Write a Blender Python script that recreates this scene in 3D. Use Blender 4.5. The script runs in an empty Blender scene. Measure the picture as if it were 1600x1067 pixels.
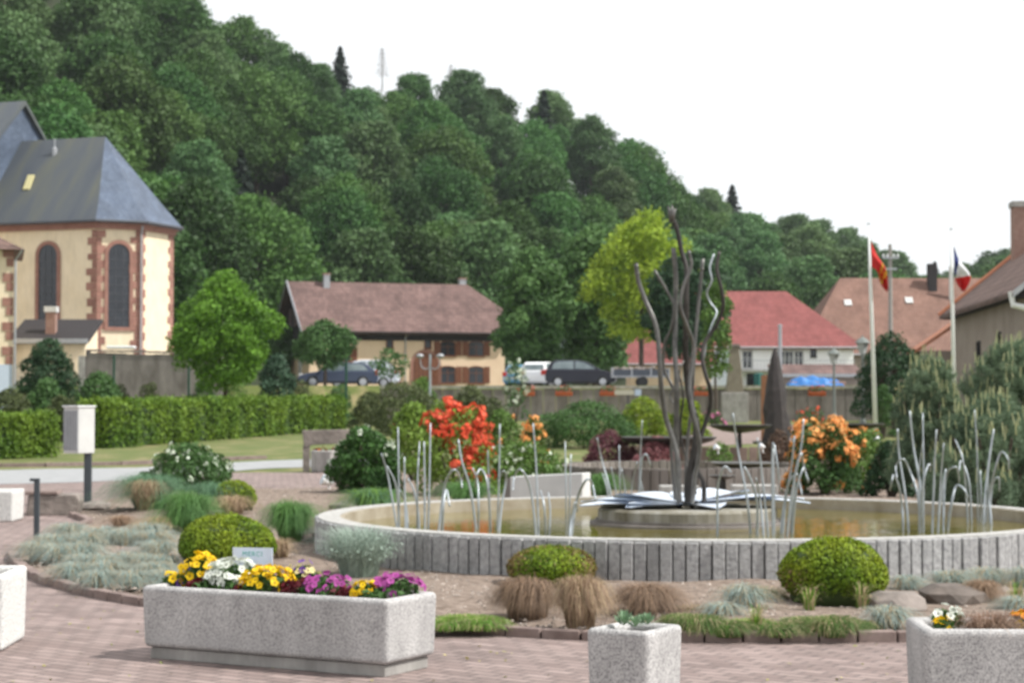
import bpy, bmesh, math, random
import numpy as np
from mathutils import Vector, Matrix

scene = bpy.context.scene
COL = scene.collection
rad = math.radians
random.seed(7)
RNG = np.random.default_rng(11)

# ------------------------------------------------------------------ camera, sky, sun, exposure
CAM_H = 1.6
FOC = 3000.0
PITCH = math.atan(95.5 / FOC)
cam_d = bpy.data.cameras.new("camera")
cam = bpy.data.objects.new("camera", cam_d)
COL.objects.link(cam)
cam.location = (0, 0, CAM_H)
cam.rotation_euler = (math.pi / 2 + PITCH, 0, 0)
cam_d.sensor_width = 36
cam_d.lens = 36 * FOC / 1600
cam_d.clip_end = 3000
cam_d.dof.use_dof = True                      # the photograph was focused too close: everything is soft
cam_d.dof.focus_distance = 2.6
cam_d.dof.aperture_fstop = 14.5
scene.camera = cam

SUN_EL, SUN_AZ = rad(50), rad(-11)               # azimuth measured from +X towards +Y
world = bpy.data.worlds.new("World")
scene.world = world
world.use_nodes = True
wn, wl = world.node_tree.nodes, world.node_tree.links
wn.clear()
wo = wn.new("ShaderNodeOutputWorld")
sky = wn.new("ShaderNodeTexSky")
sky.sky_type = 'NISHITA'
sky.sun_disc = False
sky.sun_elevation = SUN_EL
sky.sun_rotation = math.pi / 2 - SUN_AZ
b1 = wn.new("ShaderNodeBackground"); b1.inputs[1].default_value = 0.15
wl.new(sky.outputs[0], b1.inputs[0])
b2 = wn.new("ShaderNodeBackground")            # thin bright cloud
b2.inputs[0].default_value = (0.965, 0.985, 1.0, 1); b2.inputs[1].default_value = .92
tc = wn.new("ShaderNodeTexCoord")
mp = wn.new("ShaderNodeMapping"); mp.inputs['Scale'].default_value = (1, 1, 2.5)
nz = wn.new("ShaderNodeTexNoise"); nz.inputs['Scale'].default_value = 2.2; nz.inputs['Detail'].default_value = 6
rmp = wn.new("ShaderNodeValToRGB")
rmp.color_ramp.elements[0].position = 0.22; rmp.color_ramp.elements[0].color = (.78, .78, .78, 1)
rmp.color_ramp.elements[1].position = 0.42; rmp.color_ramp.elements[1].color = (.97, .97, .97, 1)
mx = wn.new("ShaderNodeMixShader")
wl.new(tc.outputs['Generated'], mp.inputs[0]); wl.new(mp.outputs[0], nz.inputs['Vector'])
wl.new(nz.outputs[0], rmp.inputs[0]); wl.new(rmp.outputs[0], mx.inputs[0])
wl.new(b1.outputs[0], mx.inputs[1]); wl.new(b2.outputs[0], mx.inputs[2]); wl.new(mx.outputs[0], wo.inputs[0])

sd = bpy.data.lights.new("sun", 'SUN'); sd.energy = 4.7; sd.angle = rad(1.2); sd.color = (1, .97, .92)
sun = bpy.data.objects.new("sun", sd); COL.objects.link(sun)
sv = Vector((math.cos(SUN_EL) * math.cos(SUN_AZ), math.cos(SUN_EL) * math.sin(SUN_AZ), math.sin(SUN_EL)))
sun.rotation_euler = sv.to_track_quat('Z', 'Y').to_euler()
sun.location = (20, 0, 40)
scene.view_settings.view_transform = 'Standard'
scene.view_settings.look = 'None'
scene.view_settings.gamma = 1
scene.view_settings.use_curve_mapping = False
scene.view_settings.exposure = 0.27

# ------------------------------------------------------------------ where a pixel of the 1600x1067 photo lies
def P(px, py, d):
    u, v = (px - 800) / FOC, (533.5 - py) / FOC
    y = math.cos(PITCH) - v * math.sin(PITCH)
    z = math.sin(PITCH) + v * math.cos(PITCH)
    k = d / y
    return Vector((u * k, d, CAM_H + z * k))
def X(px, d): return (px - 800) / FOC * d
def G(px, py, z=0.0):
    a = P(px, py, 1.0) - Vector((0, 0, CAM_H))
    k = (z - CAM_H) / a.z
    return Vector((a.x * k, k, z))
def interp(x, pts): return float(np.interp(x, [p[0] for p in pts], [p[1] for p in pts]))

FOOT = [(-.6, 130), (-.27, 150), (-.17, 168), (-.05, 205), (.08, 235), (.15, 262), (.4, 270)]
RIDGE = [(-.6, 300), (-.27, 330), (-.17, 340), (0, 380), (.07, 400), (.12, 450), (.2, 520), (.3, 600), (.6, 640)]
SKYY = [(-.6, -420), (-.4, -260), (-.27, -190), (-.2, -120), (-.172, -35), (-.15, 35), (-.133, 58), (-.1, 70), (-.067, 84), (-.033, 118), (0, 152), (.02, 178),
        (.05, 198), (.068, 225), (.078, 268), (.1, 298), (.118, 312), (.127, 335), (.15, 352), (.178, 378), (.2, 392), (.214, 422), (.235, 425), (.27, 405), (.5, 380)]
TREE_H = 14.6
def tz(x, y):
    if y < 50: return 0.0
    z = 0.0159 * (min(y, 95.2) - 50)
    if y > 95.2: z += (2.45 - .718) * min(1, (y - 95.2) / .8)
    if y > 110: z += min(1, (y - 110) / 60) * .55
    u = x / max(y, 1)
    F, R = interp(u, FOOT), interp(u, RIDGE)
    if y > F:
        H = (629 - interp(u, SKYY)) / FOC * R + CAM_H - TREE_H
        t = min(1, (y - F) / (R - F))
        z += (H - 3) * (t ** 1.15)
        if y > R: z -= (y - R) * .08
    return z
def GT(px, py):                                # pixel -> point on the terrain
    lo, hi = 3.0, 150.0
    for _ in range(50):
        m = (lo + hi) / 2
        if P(px, py, m).z > tz(X(px, m), m): lo = m
        else: hi = m
    x = X(px, lo)
    return Vector((x, lo, tz(x, lo)))

# ------------------------------------------------------------------ materials
MATS = {}
def nmat(name, c1, c2=None, scale=8.0, rough=.8, bump=0.0, bscale=None, metal=0.0, spec=.4, detail=5, island=0.0, objr=0.0, transl=0.0, c3=None, stretch=None, hue=0.0, coat=0.0, dirt=0.0):
    """noise-mixed principled material; island / objr: brightness variation per loose piece / per object"""
    if name in MATS: return MATS[name]
    m = bpy.data.materials.new(name); MATS[name] = m
    m.use_nodes = True
    n, l = m.node_tree.nodes, m.node_tree.links
    p = n['Principled BSDF']; out = n['Material Output']
    p.inputs['Roughness'].default_value = rough
    p.inputs['Metallic'].default_value = metal
    p.inputs['Specular IOR Level'].default_value = spec
    if coat: p.inputs['Coat Weight'].default_value = coat
    t = n.new('ShaderNodeTexCoord')
    vec = t.outputs['Object']
    if stretch:
        mp = n.new('ShaderNodeMapping'); mp.inputs['Scale'].default_value = stretch
        l.new(vec, mp.inputs[0]); vec = mp.outputs[0]
    c2 = c2 or tuple(c * .8 for c in c1)
    nz = n.new('ShaderNodeTexNoise'); nz.inputs['Scale'].default_value = scale; nz.inputs['Detail'].default_value = detail
    nz.inputs['Roughness'].default_value = .6
    l.new(vec, nz.inputs['Vector'])
    r = n.new('ShaderNodeValToRGB'); e = r.color_ramp.elements
    e[0].position = .32; e[0].color = (*c1, 1); e[1].position = .68; e[1].color = (*c2, 1)
    if c3: x = e.new(.5); x.color = (*c3, 1)
    l.new(nz.outputs[0], r.inputs[0])
    col = r.outputs[0]
    if dirt:                                   # broad weather stains running down the surface
        dm = n.new('ShaderNodeMapping'); dm.inputs['Scale'].default_value = (3.2, 3.2, .9); l.new(t.outputs['Object'], dm.inputs[0])
        dn = n.new('ShaderNodeTexNoise'); dn.inputs['Scale'].default_value = 1.6; dn.inputs['Detail'].default_value = 5; dn.inputs['Roughness'].default_value = .65; l.new(dm.outputs[0], dn.inputs['Vector'])
        dr = n.new('ShaderNodeMapRange'); dr.inputs['From Min'].default_value = .35; dr.inputs['From Max'].default_value = .62; dr.inputs['To Min'].default_value = 1 - dirt; dr.inputs['To Max'].default_value = 1.04
        l.new(dn.outputs[0], dr.inputs['Value']); dv = n.new('ShaderNodeVectorMath'); dv.operation = 'SCALE'; l.new(col, dv.inputs[0]); l.new(dr.outputs[0], dv.inputs['Scale']); col = dv.outputs[0]
    if island or objr or hue:
        hs = n.new('ShaderNodeHueSaturation')
        l.new(col, hs.inputs['Color'])
        val = None
        def add(src, amt, val):
            mr = n.new('ShaderNodeMapRange'); mr.inputs['To Min'].default_value = -amt; mr.inputs['To Max'].default_value = amt
            l.new(src, mr.inputs['Value'])
            a = n.new('ShaderNodeMath'); a.operation = 'ADD'
            l.new(mr.outputs[0], a.inputs[0])
            if val is None: a.inputs[1].default_value = 1.0
            else: l.new(val, a.inputs[1])
            return a.outputs[0]
        oi = n.new('ShaderNodeObjectInfo')
        if island:
            g = n.new('ShaderNodeNewGeometry'); val = add(g.outputs['Random Per Island'], island, val)
        if objr: val = add(oi.outputs['Random'], objr, val)
        if val is not None: l.new(val, hs.inputs['Value'])
        if hue:
            mh = n.new('ShaderNodeMapRange'); mh.inputs['To Min'].default_value = .5 - hue; mh.inputs['To Max'].default_value = .5 + hue
            ml = n.new('ShaderNodeMath'); ml.operation = 'FRACT'; mm = n.new('ShaderNodeMath'); mm.operation = 'MULTIPLY'; mm.inputs[1].default_value = 7.31
            l.new(oi.outputs['Random'], mm.inputs[0]); l.new(mm.outputs[0], ml.inputs[0]); l.new(ml.outputs[0], mh.inputs['Value']); l.new(mh.outputs[0], hs.inputs['Hue'])
        col = hs.outputs[0]
    l.new(col, p.inputs['Base Color'])
    if bump:
        bn = n.new('ShaderNodeTexNoise'); bn.inputs['Scale'].default_value = bscale or scale * 3; bn.inputs['Detail'].default_value = 4
        l.new(vec, bn.inputs['Vector'])
        b = n.new('ShaderNodeBump'); b.inputs['Strength'].default_value = bump; b.inputs['Distance'].default_value = min(.02, .22 / (bscale or scale * 3))
        l.new(bn.outputs[0], b.inputs['Height']); l.new(b.outputs[0], p.inputs['Normal'])
    if transl:
        tb = n.new('ShaderNodeBsdfTranslucent'); l.new(col, tb.inputs[0])
        ms = n.new('ShaderNodeMixShader'); ms.inputs[0].default_value = transl
        l.new(p.outputs[0], ms.inputs[1]); l.new(tb.outputs[0], ms.inputs[2]); l.new(ms.outputs[0], out.inputs[0])
    return m

def brickmat(name, c1, c2, mortar, bw, bh, msize=.02, rough=.85, rotz=0.0, noise=.25, plane='xy', offset=.5, bump=.4, nscale=1.2):
    if name in MATS: return MATS[name]
    m = bpy.data.materials.new(name); MATS[name] = m
    m.use_nodes = True
    n, l = m.node_tree.nodes, m.node_tree.links
    p = n['Principled BSDF']; p.inputs['Roughness'].default_value = rough; p.inputs['Specular IOR Level'].default_value = .3
    t = n.new('ShaderNodeTexCoord'); mp = n.new('ShaderNodeMapping')
    mp.inputs['Rotation'].default_value = {'xy': (0, 0, rotz), 'xz': (-math.pi / 2, 0, 0), 'yz': (-math.pi / 2, 0, 0)}[plane]
    l.new(t.outputs['Object'], mp.inputs[0])
    vec = mp.outputs[0]
    if plane in ('xz', 'yz'):                   # (x+y, z)
        s = n.new('ShaderNodeSeparateXYZ'); l.new(t.outputs['Object'], s.inputs[0])
        a = n.new('ShaderNodeMath'); a.operation = 'ADD'; l.new(s.outputs[0], a.inputs[0])
        if plane == 'yz': l.new(s.outputs[1], a.inputs[1])
        else: a.inputs[1].default_value = 0
        c = n.new('ShaderNodeCombineXYZ'); l.new(a.outputs[0], c.inputs[0]); l.new(s.outputs[2], c.inputs[1]); vec = c.outputs[0]
    b = n.new('ShaderNodeTexBrick'); b.offset = offset
    b.inputs['Color1'].default_value = (*c1, 1); b.inputs['Color2'].default_value = (*c2, 1); b.inputs['Mortar'].default_value = (*mortar, 1)
    b.inputs['Scale'].default_value = 1; b.inputs['Brick Width'].default_value = bw; b.inputs['Row Height'].default_value = bh
    b.inputs['Mortar Size'].default_value = msize; b.inputs['Mortar Smooth'].default_value = .3
    l.new(vec, b.inputs['Vector'])
    nz = n.new('ShaderNodeTexNoise'); nz.inputs['Scale'].default_value = nscale; nz.inputs['Detail'].default_value = 8; nz.inputs['Roughness'].default_value = .7
    l.new(t.outputs['Object'], nz.inputs['Vector'])
    mr = n.new('ShaderNodeMapRange'); mr.inputs['From Min'].default_value = .3; mr.inputs['From Max'].default_value = .7
    mr.inputs['To Min'].default_value = 1 - noise; mr.inputs['To Max'].default_value = 1 + noise
    l.new(nz.outputs[0], mr.inputs['Value'])
    mm = n.new('ShaderNodeVectorMath'); mm.operation = 'SCALE'; l.new(b.outputs[0], mm.inputs[0]); l.new(mr.outputs[0], mm.inputs['Scale'])
    l.new(mm.outputs[0], p.inputs['Base Color'])
    bp = n.new('ShaderNodeBump'); bp.inputs['Strength'].default_value = bump; bp.inputs['Distance'].default_value = .01; bp.invert = True
    l.new(b.outputs['Fac'], bp.inputs['Height']); l.new(bp.outputs[0], p.inputs['Normal'])
    return m

def leaf(name, c1, c2=None, isl=.45, objr=0.0, transl=.25, rough=.6, scale=.7, hue=0.0):
    return nmat(name, c1, c2 or tuple(c * .6 for c in c1), scale=scale, rough=rough, island=isl, objr=objr, transl=transl, spec=.25, hue=hue)

# ------------------------------------------------------------------ objects
def tag(o, label=None, cat=None, group=None, kind=None):
    if label: o['label'] = label
    if cat: o['category'] = cat
    if group: o['group'] = group
    if kind: o['kind'] = kind
    return o
def thing(name, label, cat, loc=(0, 0, 0), rotz=0.0, group=None):
    o = bpy.data.objects.new(name, None); COL.objects.link(o)
    o.location = loc; o.rotation_euler = (0, 0, rotz); o.empty_display_size = .2
    return tag(o, label, cat, group)
def link(name, me, parent=None):
    o = bpy.data.objects.new(name, me); COL.objects.link(o)
    if parent: o.parent = parent
    return o
def dup(root, loc, rotz=0.0, label=None, scale=None):
    def cp(o, par):
        c = o.copy(); COL.objects.link(c); c.parent = par
        for ch in [k for k in o.children]: cp(ch, c)
        return c
    r = root.copy(); COL.objects.link(r); r.location = loc; r.rotation_euler = (0, 0, rotz)
    if scale: r.scale = scale if hasattr(scale, '__len__') else (scale,) * 3
    if label: r['label'] = label
    for ch in list(root.children): cp(ch, r)
    return r

class MB:
    def __init__(s): s.v = []; s.f = []; s.mi = []; s.m = 0
    def add(s, vs, fs):
        o = len(s.v); s.v += [tuple(v) for v in vs]; s.f += [tuple(i + o for i in f) for f in fs]; s.mi += [s.m] * len(fs)
        return s
    def box(s, x0, x1, y0, y1, z0, z1, rot=0.0, c=None):
        vs = [(x, y, z) for x in (x0, x1) for y in (y0, y1) for z in (z0, z1)]
        if rot:
            cx, cy = c or ((x0 + x1) / 2, (y0 + y1) / 2); ca, sa = math.cos(rot), math.sin(rot)
            vs = [(cx + (x - cx) * ca - (y - cy) * sa, cy + (x - cx) * sa + (y - cy) * ca, z) for x, y, z in vs]
        return s.add(vs, [(0, 1, 3, 2), (4, 6, 7, 5), (0, 4, 5, 1), (2, 3, 7, 6), (0, 2, 6, 4), (1, 5, 7, 3)])
    def prism(s, poly, z0, z1, cap=True):
        n = len(poly); vs = [(p[0], p[1], z0) for p in poly] + [(p[0], p[1], z1) for p in poly]
        fs = [(i, (i + 1) % n, n + (i + 1) % n, n + i) for i in range(n)]
        if cap: fs += [tuple(range(n - 1, -1, -1)), tuple(range(n, 2 * n))]
        return s.add(vs, fs)
    def extr(s, poly, a, b, axis='y'):          # polygon (x,z) extruded along y, or (y,z) along x
        n = len(poly)
        f = (lambda p, t: (p[0], t, p[1])) if axis == 'y' else (lambda p, t: (t, p[0], p[1]))
        vs = [f(p, a) for p in poly] + [f(p, b) for p in poly]
        return s.add(vs, [(i, (i + 1) % n, n + (i + 1) % n, n + i) for i in range(n)] + [tuple(range(n - 1, -1, -1)), tuple(range(n, 2 * n))])
    def tube(s, pts, r, n=8, cap=True):
        pts = [Vector(p) for p in pts]; k = len(pts)
        rr = r if hasattr(r, '__len__') else [r] * k
        t0 = (pts[1] - pts[0]).normalized()
        up = Vector((0, 0, 1)) if abs(t0.z) < .9 else Vector((1, 0, 0))
        a = t0.cross(up).normalized(); vs = []
        for i, p in enumerate(pts):
            t = (pts[min(i + 1, k - 1)] - pts[max(i - 1, 0)]).normalized()
            a = (a - t * a.dot(t)).normalized(); b = t.cross(a)
            for j in range(n):
                q = 2 * math.pi * j / n
                vs.append(p + (a * math.cos(q) + b * math.sin(q)) * rr[i])
        fs = [(i * n + j, i * n + (j + 1) % n, (i + 1) * n + (j + 1) % n, (i + 1) * n + j) for i in range(k - 1) for j in range(n)]
        if cap: fs += [tuple(range(n - 1, -1, -1)), tuple(range((k - 1) * n, k * n))]
        return s.add(vs, fs)
    def lathe(s, prof, c=(0, 0, 0), n=24, sx=1, sy=1):
        k = len(prof)
        vs = [(c[0] + r * math.cos(2 * math.pi * j / n) * sx, c[1] + r * math.sin(2 * math.pi * j / n) * sy, c[2] + z) for r, z in prof for j in range(n)]
        fs = [(i * n + j, i * n + (j + 1) % n, (i + 1) * n + (j + 1) % n, (i + 1) * n + j) for i in range(k - 1) for j in range(n)]
        if prof[0][0] > 1e-6: fs.append(tuple(range(n - 1, -1, -1)))
        if prof[-1][0] > 1e-6: fs.append(tuple(range((k - 1) * n, k * n)))
        return s.add(vs, fs)
    def disc(s, R, z, n=64):
        vs = [(R * math.cos(2 * math.pi * j / n), R * math.sin(2 * math.pi * j / n), z) for j in range(n)] + [(0, 0, z)]
        return s.add(vs, [(j, (j + 1) % n, n) for j in range(n)])
    def build(s, name, mats, parent=None, smooth=False, bevel=0.0, seg=2):
        me = bpy.data.meshes.new(name); me.from_pydata(s.v, [], s.f)
        for m in (mats if isinstance(mats, (list, tuple)) else [mats]): me.materials.append(m)
        me.polygons.foreach_set('material_index', s.mi)
        if smooth: me.polygons.foreach_set('use_smooth', [True] * len(s.f))
        me.validate(); me.update()
        o = link(name, me, parent)
        if bevel:
            b = o.modifiers.new('bevel', 'BEVEL'); b.width = bevel; b.segments = seg; b.limit_method = 'ANGLE'; b.angle_limit = rad(35)
        return o

def smoothpts(pts, k=5):
    """Catmull-Rom through the points"""
    p = [Vector(q) for q in pts]; p = [p[0] * 2 - p[1]] + p + [p[-1] * 2 - p[-2]]; out = []
    for i in range(1, len(p) - 2):
        for j in range(k):
            t = j / k
            out.append(.5 * ((2 * p[i]) + (p[i + 1] - p[i - 1]) * t + (2 * p[i - 1] - 5 * p[i] + 4 * p[i + 1] - p[i + 2]) * t * t + (3 * p[i] - p[i - 1] - 3 * p[i + 1] + p[i + 2]) * t ** 3))
    out.append(p[-2]); return out

# ------------------------------------------------------------------ foliage (numpy)
def unit(n):
    v = RNG.normal(size=(n, 3)); return v / np.linalg.norm(v, axis=1)[:, None]
def quads_mesh(name, V, mats, mi=None, k=4):
    """V: (N,k,3) one k-gon per row"""
    N = len(V); me = bpy.data.meshes.new(name)
    me.vertices.add(N * k); me.vertices.foreach_set('co', V.astype(np.float32).ravel())
    me.loops.add(N * k); me.loops.foreach_set('vertex_index', np.arange(N * k, dtype=np.int32))
    me.polygons.add(N); me.polygons.foreach_set('loop_start', np.arange(0, N * k, k, dtype=np.int32))
    for m in (mats if isinstance(mats, (list, tuple)) else [mats]): me.materials.append(m)
    if mi is not None: me.polygons.foreach_set('material_index', np.asarray(mi, dtype=np.int32))
    me.update(calc_edges=True); me.validate(); return me
def leaves(C, Nn, size, asp=.6, jit=.6):
    """rhombic leaves at C facing Nn"""
    n = len(C); Nn = Nn + RNG.normal(size=(n, 3)) * jit; Nn /= np.linalg.norm(Nn, axis=1)[:, None]
    t = np.cross(Nn, unit(n)); t /= np.linalg.norm(t, axis=1)[:, None] + 1e-9
    b = np.cross(Nn, t); s = (size * RNG.uniform(.6, 1.35, n))[:, None] * .5
    return np.stack([C - t * s, C - b * s * asp + t * s * .1, C + t * s, C + b * s * asp + t * s * .1], axis=1)
def lobes_cloud(lobes, n, lo=.78, hi=1.06, low=-.75):
    """points over the surfaces of ellipsoid lobes (x,y,z,rx,ry,rz), outward normals"""
    L = np.array(lobes, float); w = (L[:, 3] * L[:, 4] + L[:, 4] * L[:, 5] + L[:, 3] * L[:, 5]); w /= w.sum()
    idx = RNG.choice(len(L), size=int(n * 1.7), p=w); d = unit(len(idx)); d = np.where((d[:, 2] < low)[:, None], -d, d)
    r = RNG.uniform(lo, hi, len(idx))[:, None]
    C = L[idx, :3] + d * L[idx, 3:] * r
    keep = np.ones(len(C), bool)
    for k in range(len(L)):
        q = ((C - L[k, :3]) / L[k, 3:]); keep &= ~((np.sum(q * q, axis=1) < .55) & (idx != k))
    C, d, idx = C[keep][:n], d[keep][:n], idx[keep][:n]
    nn = d / L[idx, 3:]; nn /= np.linalg.norm(nn, axis=1)[:, None]
    return C, nn
def rand_lobes(R, H, z0, n, rs=(.28, .45), seed=0, top=1.0, flat=.85, shape=None):
    """lobes filling a crown of radius R between z0 and z0+H"""
    r = random.Random(seed); out = [(0, 0, z0 + H * .5, R * .62, R * .62, H * .42)]
    for i in range(n):
        t = (i + .5) / n; a = i * 2.399 + r.uniform(-.4, .4)
        env = math.sin(math.pi * min(1, max(0, (t * .92 + .06)))) ** .55 if shape is None else shape(t)
        rr = R * r.uniform(*rs); rad_ = max(0, R * env - rr * .85) * r.uniform(.75, 1.05)
        out.append((math.cos(a) * rad_, math.sin(a) * rad_, z0 + H * (t * .86 + .08) * top + r.uniform(-.04, .04) * H, rr, rr, rr * flat))
    mx = max(max(o[0] + o[3] for o in out), -min(o[0] - o[3] for o in out)); my = max(max(o[1] + o[4] for o in out), -min(o[1] - o[4] for o in out)); mz = max(o[2] + o[5] for o in out) - z0
    return [(o[0] * R / mx, o[1] * R / my, z0 + (o[2] - z0) * H / mz, o[3] * (.5 + .5 * R / mx), o[4] * (.5 + .5 * R / my), o[5] * (.5 + .5 * H / mz)) for o in out]
def blades(n, R, H, w, arch=.6, spread=1.0, base=.5, seg=4, droop=.25):
    """a dome of grass blades that arch over and droop at the sides: n*seg quads"""
    a = RNG.uniform(0, 2 * math.pi, n); q = np.sqrt(RNG.uniform(0, 1, n))
    bx, by = np.cos(a) * q * R * base, np.sin(a) * q * R * base
    D = np.minimum(.97, arch) * q ** .8; h = H * RNG.uniform(.42, 1.1, n) ** .8 * (1 + D * .6); out = R * (1 - base) * (.25 + q) * spread * RNG.uniform(.4, 1.7, n) + .03 * R; lean = RNG.normal(size=2) * .10 * R
    a2 = a + RNG.normal(size=n) * .5; dx, dy = np.cos(a2), np.sin(a2); sx, sy = -dy, dx; Q = []
    pts = []
    for i in range(seg + 1):
        t = i / seg; pts.append(np.stack([bx + dx * out * t ** 1.4 + lean[0] * t * t, by + dy * out * t ** 1.4 + lean[1] * t * t, h * (2 * t - t * t * (1 + D)) - .01], 1))
    ww = w * .62 * RNG.uniform(.7, 1.3, n)
    for i in range(seg):
        w0, w1 = ww * (1 - i / seg * .8), ww * (1 - (i + 1) / seg * .92)
        s0 = np.stack([sx * w0, sy * w0, np.zeros(n)], 1); s1 = np.stack([sx * w1, sy * w1, np.zeros(n)], 1)
        Q.append(np.stack([pts[i] - s0, pts[i] + s0, pts[i + 1] + s1, pts[i + 1] - s1], 1))
    return np.concatenate(Q)
def trunk_mesh(name, H, r0, r1, mat, limbs=5, R=1.5, seed=0, lean=.1, zl=.45):
    r = random.Random(seed); b = MB()
    pts = [(0, 0, -.3)] + [(math.sin(i * 1.3 + seed) * lean * i / 4, math.cos(i * 1.7 + seed) * lean * i / 4, H * i / 4) for i in range(1, 5)]
    b.tube(smoothpts(pts, 3), [r0 * 1.25 - (r0 * 1.25 - r1) * i / 12 for i in range(13)], 7)
    for k in range(limbs):
        z = H * r.uniform(zl, .85); a = k * 2.4 + r.random(); L = R * r.uniform(.5, .85)
        p0 = Vector((0, 0, z)); p2 = Vector((math.cos(a) * L, math.sin(a) * L, z + L * r.uniform(.5, 1.0)))
        b.tube([p0, (p0 + p2) / 2 + Vector((0, 0, -.08 * L)), p2], [r0 * .5, r0 * .3, r0 * .12], 5)
    me = b.build(name, mat, smooth=True); d = me.data; bpy.data.objects.remove(me); return d
# ================================================================== MATERIALS
M_GRASS = nmat('lawn_grass', (.10, .125, .035), (.24, .20, .10), scale=.9, bump=.8, bscale=30, c3=(.10, .125, .03), rough=.95)
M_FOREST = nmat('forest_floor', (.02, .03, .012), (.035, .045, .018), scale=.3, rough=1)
M_ASPH = nmat('asphalt', (.26, .265, .27), (.33, .335, .34), scale=3, bump=.3, bscale=120, rough=.9)
M_PAVE = brickmat('pavers', (.20, .150, .138), (.29, .225, .207), (.11, .09, .085), .21, .105, .010, rotz=rad(38), noise=.26, bump=.35, nscale=1.6)
M_BED = nmat('bark_mulch', (.11, .08, .06), (.29, .23, .19), scale=11, bump=.9, bscale=45, c3=(.19, .145, .115), rough=1)
M_KERB = nmat('kerb_concrete', (.17, .125, .11), (.26, .20, .18), scale=7, bump=.4, rough=.9, island=.12)
M_GRANITE = nmat('granite', (.24, .24, .245), (.44, .44, .44), scale=24, bump=1.0, bscale=30, c3=(.35, .35, .352), rough=.85, island=.045, dirt=.25)
M_RIM = nmat('granite_rim', (.28, .275, .26), (.46, .45, .43), scale=18, bump=.5, rough=.85, island=.08)
M_AGG = nmat('washed_concrete', (.24, .235, .235), (.55, .54, .525), scale=95, bump=.8, bscale=110, c3=(.42, .41, .405), rough=.9, detail=2, dirt=.2)
M_CONC = nmat('concrete', (.30, .29, .27), (.42, .40, .38), scale=4, bump=.3, rough=.9, dirt=.3)
M_CONCD = nmat('old_concrete', (.13, .115, .10), (.26, .235, .215), scale=2.2, bump=.5, bscale=15, rough=.95, stretch=(1, 1, .35), c3=(.20, .18, .165))
M_STEEL = nmat('brushed_steel', (.085, .082, .078), (.16, .155, .145), scale=9, rough=.38, metal=.55)
M_STEELD = nmat('dark_steel', (.03, .027, .025), (.065, .058, .052), scale=7, rough=.45, metal=.5, bump=.3)
M_SKYSTEEL = nmat('sky_tinted_steel', (.62, .71, .84), (.74, .80, .88), scale=3, rough=.35, metal=.25)  # steel with the blue sky reflection put into its base colour
M_GALV = nmat('galvanised_steel', (.34, .375, .40), (.44, .48, .51), scale=12, rough=.45, metal=.55)
M_DARKPOST = nmat('anthracite_paint', (.045, .055, .065), (.06, .07, .08), scale=5, rough=.5)
M_WHITE = nmat('white_paint', (.72, .73, .73), (.80, .80, .80), scale=3, rough=.5)
M_LGREY = nmat('light_grey_stone', (.50, .50, .49), (.62, .62, .60), scale=2, rough=.7, bump=.15)
M_GREENPOST = nmat('green_paint', (.012, .06, .035), (.02, .08, .05), scale=5, rough=.5)
M_CREAM = nmat('cream_render', (.72, .60, .42), (.79, .67, .49), scale=1.1, rough=.95, bump=.15, bscale=40, dirt=.08)
M_SAND = nmat('pink_sandstone', (.25, .125, .095), (.34, .18, .14), scale=2.5, rough=.9, bump=.3, island=.15)
M_SLATESKY = brickmat('slate', (.075, .10, .15), (.105, .135, .19), (.05, .06, .08), .25, .18, .012, rough=.42, noise=.35, plane='yz', nscale=.6)  # blue-grey slate, made bluer to hold the facets' sky reflection in its colour
M_SLATEMOSS = nmat('mossy_slate', (.055, .065, .085), (.10, .105, .085), scale=.8, rough=.55, bump=.5, bscale=6, stretch=(1, .2, .2), c3=(.075, .085, .095))
M_GLASSD = nmat('dark_glass', (.015, .018, .024), (.03, .035, .045), scale=1.5, rough=.15, spec=.6)
M_LEAD = nmat('lead_bars', (.05, .055, .065), (.07, .07, .08), scale=3, rough=.6)
M_ZINC = nmat('zinc', (.32, .33, .35), (.42, .43, .45), scale=4, rough=.45, metal=.4)
M_TILEB = brickmat('brown_tiles', (.115, .072, .066), (.165, .105, .096), (.10, .06, .05), .3, .32, .03, noise=.38, plane='xz', nscale=.5)
M_TILER = brickmat('red_tiles', (.20, .06, .058), (.25, .08, .078), (.17, .065, .055), .3, .32, .03, noise=.2, plane='xz', nscale=.6)
M_TILEO = brickmat('orange_brown_tiles', (.19, .105, .080), (.235, .135, .105), (.15, .09, .07), .3, .32, .03, noise=.25, plane='xz', nscale=.5)
M_TILED = brickmat('dark_brown_tiles', (.13, .085, .07), (.19, .12, .10), (.07, .045, .04), .3, .32, .03, noise=.4, plane='yz', nscale=.9)
M_RIDGE = nmat('ridge_tiles', (.36, .13, .07), (.42, .18, .10), scale=3, rough=.8)
M_PEACH = nmat('peach_render', (.66, .49, .35), (.73, .56, .41), scale=.8, rough=.95)
M_WWALL = nmat('white_render', (.82, .82, .82), (.88, .88, .87), scale=.7, rough=.95)
M_GWALL = nmat('grey_brown_render', (.25, .205, .175), (.33, .28, .24), scale=.8, rough=.95)
M_TIMBER = nmat('dark_timber', (.018, .016, .018), (.035, .03, .032), scale=3, rough=.8, stretch=(6, 6, 1))
M_SHUT = nmat('brown_shutter', (.13, .045, .022), (.19, .07, .035), scale=4, rough=.65)
M_BRICK = nmat('chimney_brick', (.26, .15, .12), (.34, .22, .18), scale=5, rough=.9, bump=.3)
M_CARGLSKY = nmat('sky_tinted_car_glass', (.10, .13, .14), (.22, .27, .28), scale=1.2, rough=.12, spec=.6)  # pale sky reflection is put into the glass colour
M_RUBBER = nmat('rubber', (.015, .015, .016), (.025, .025, .025), scale=5, rough=.8)
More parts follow.
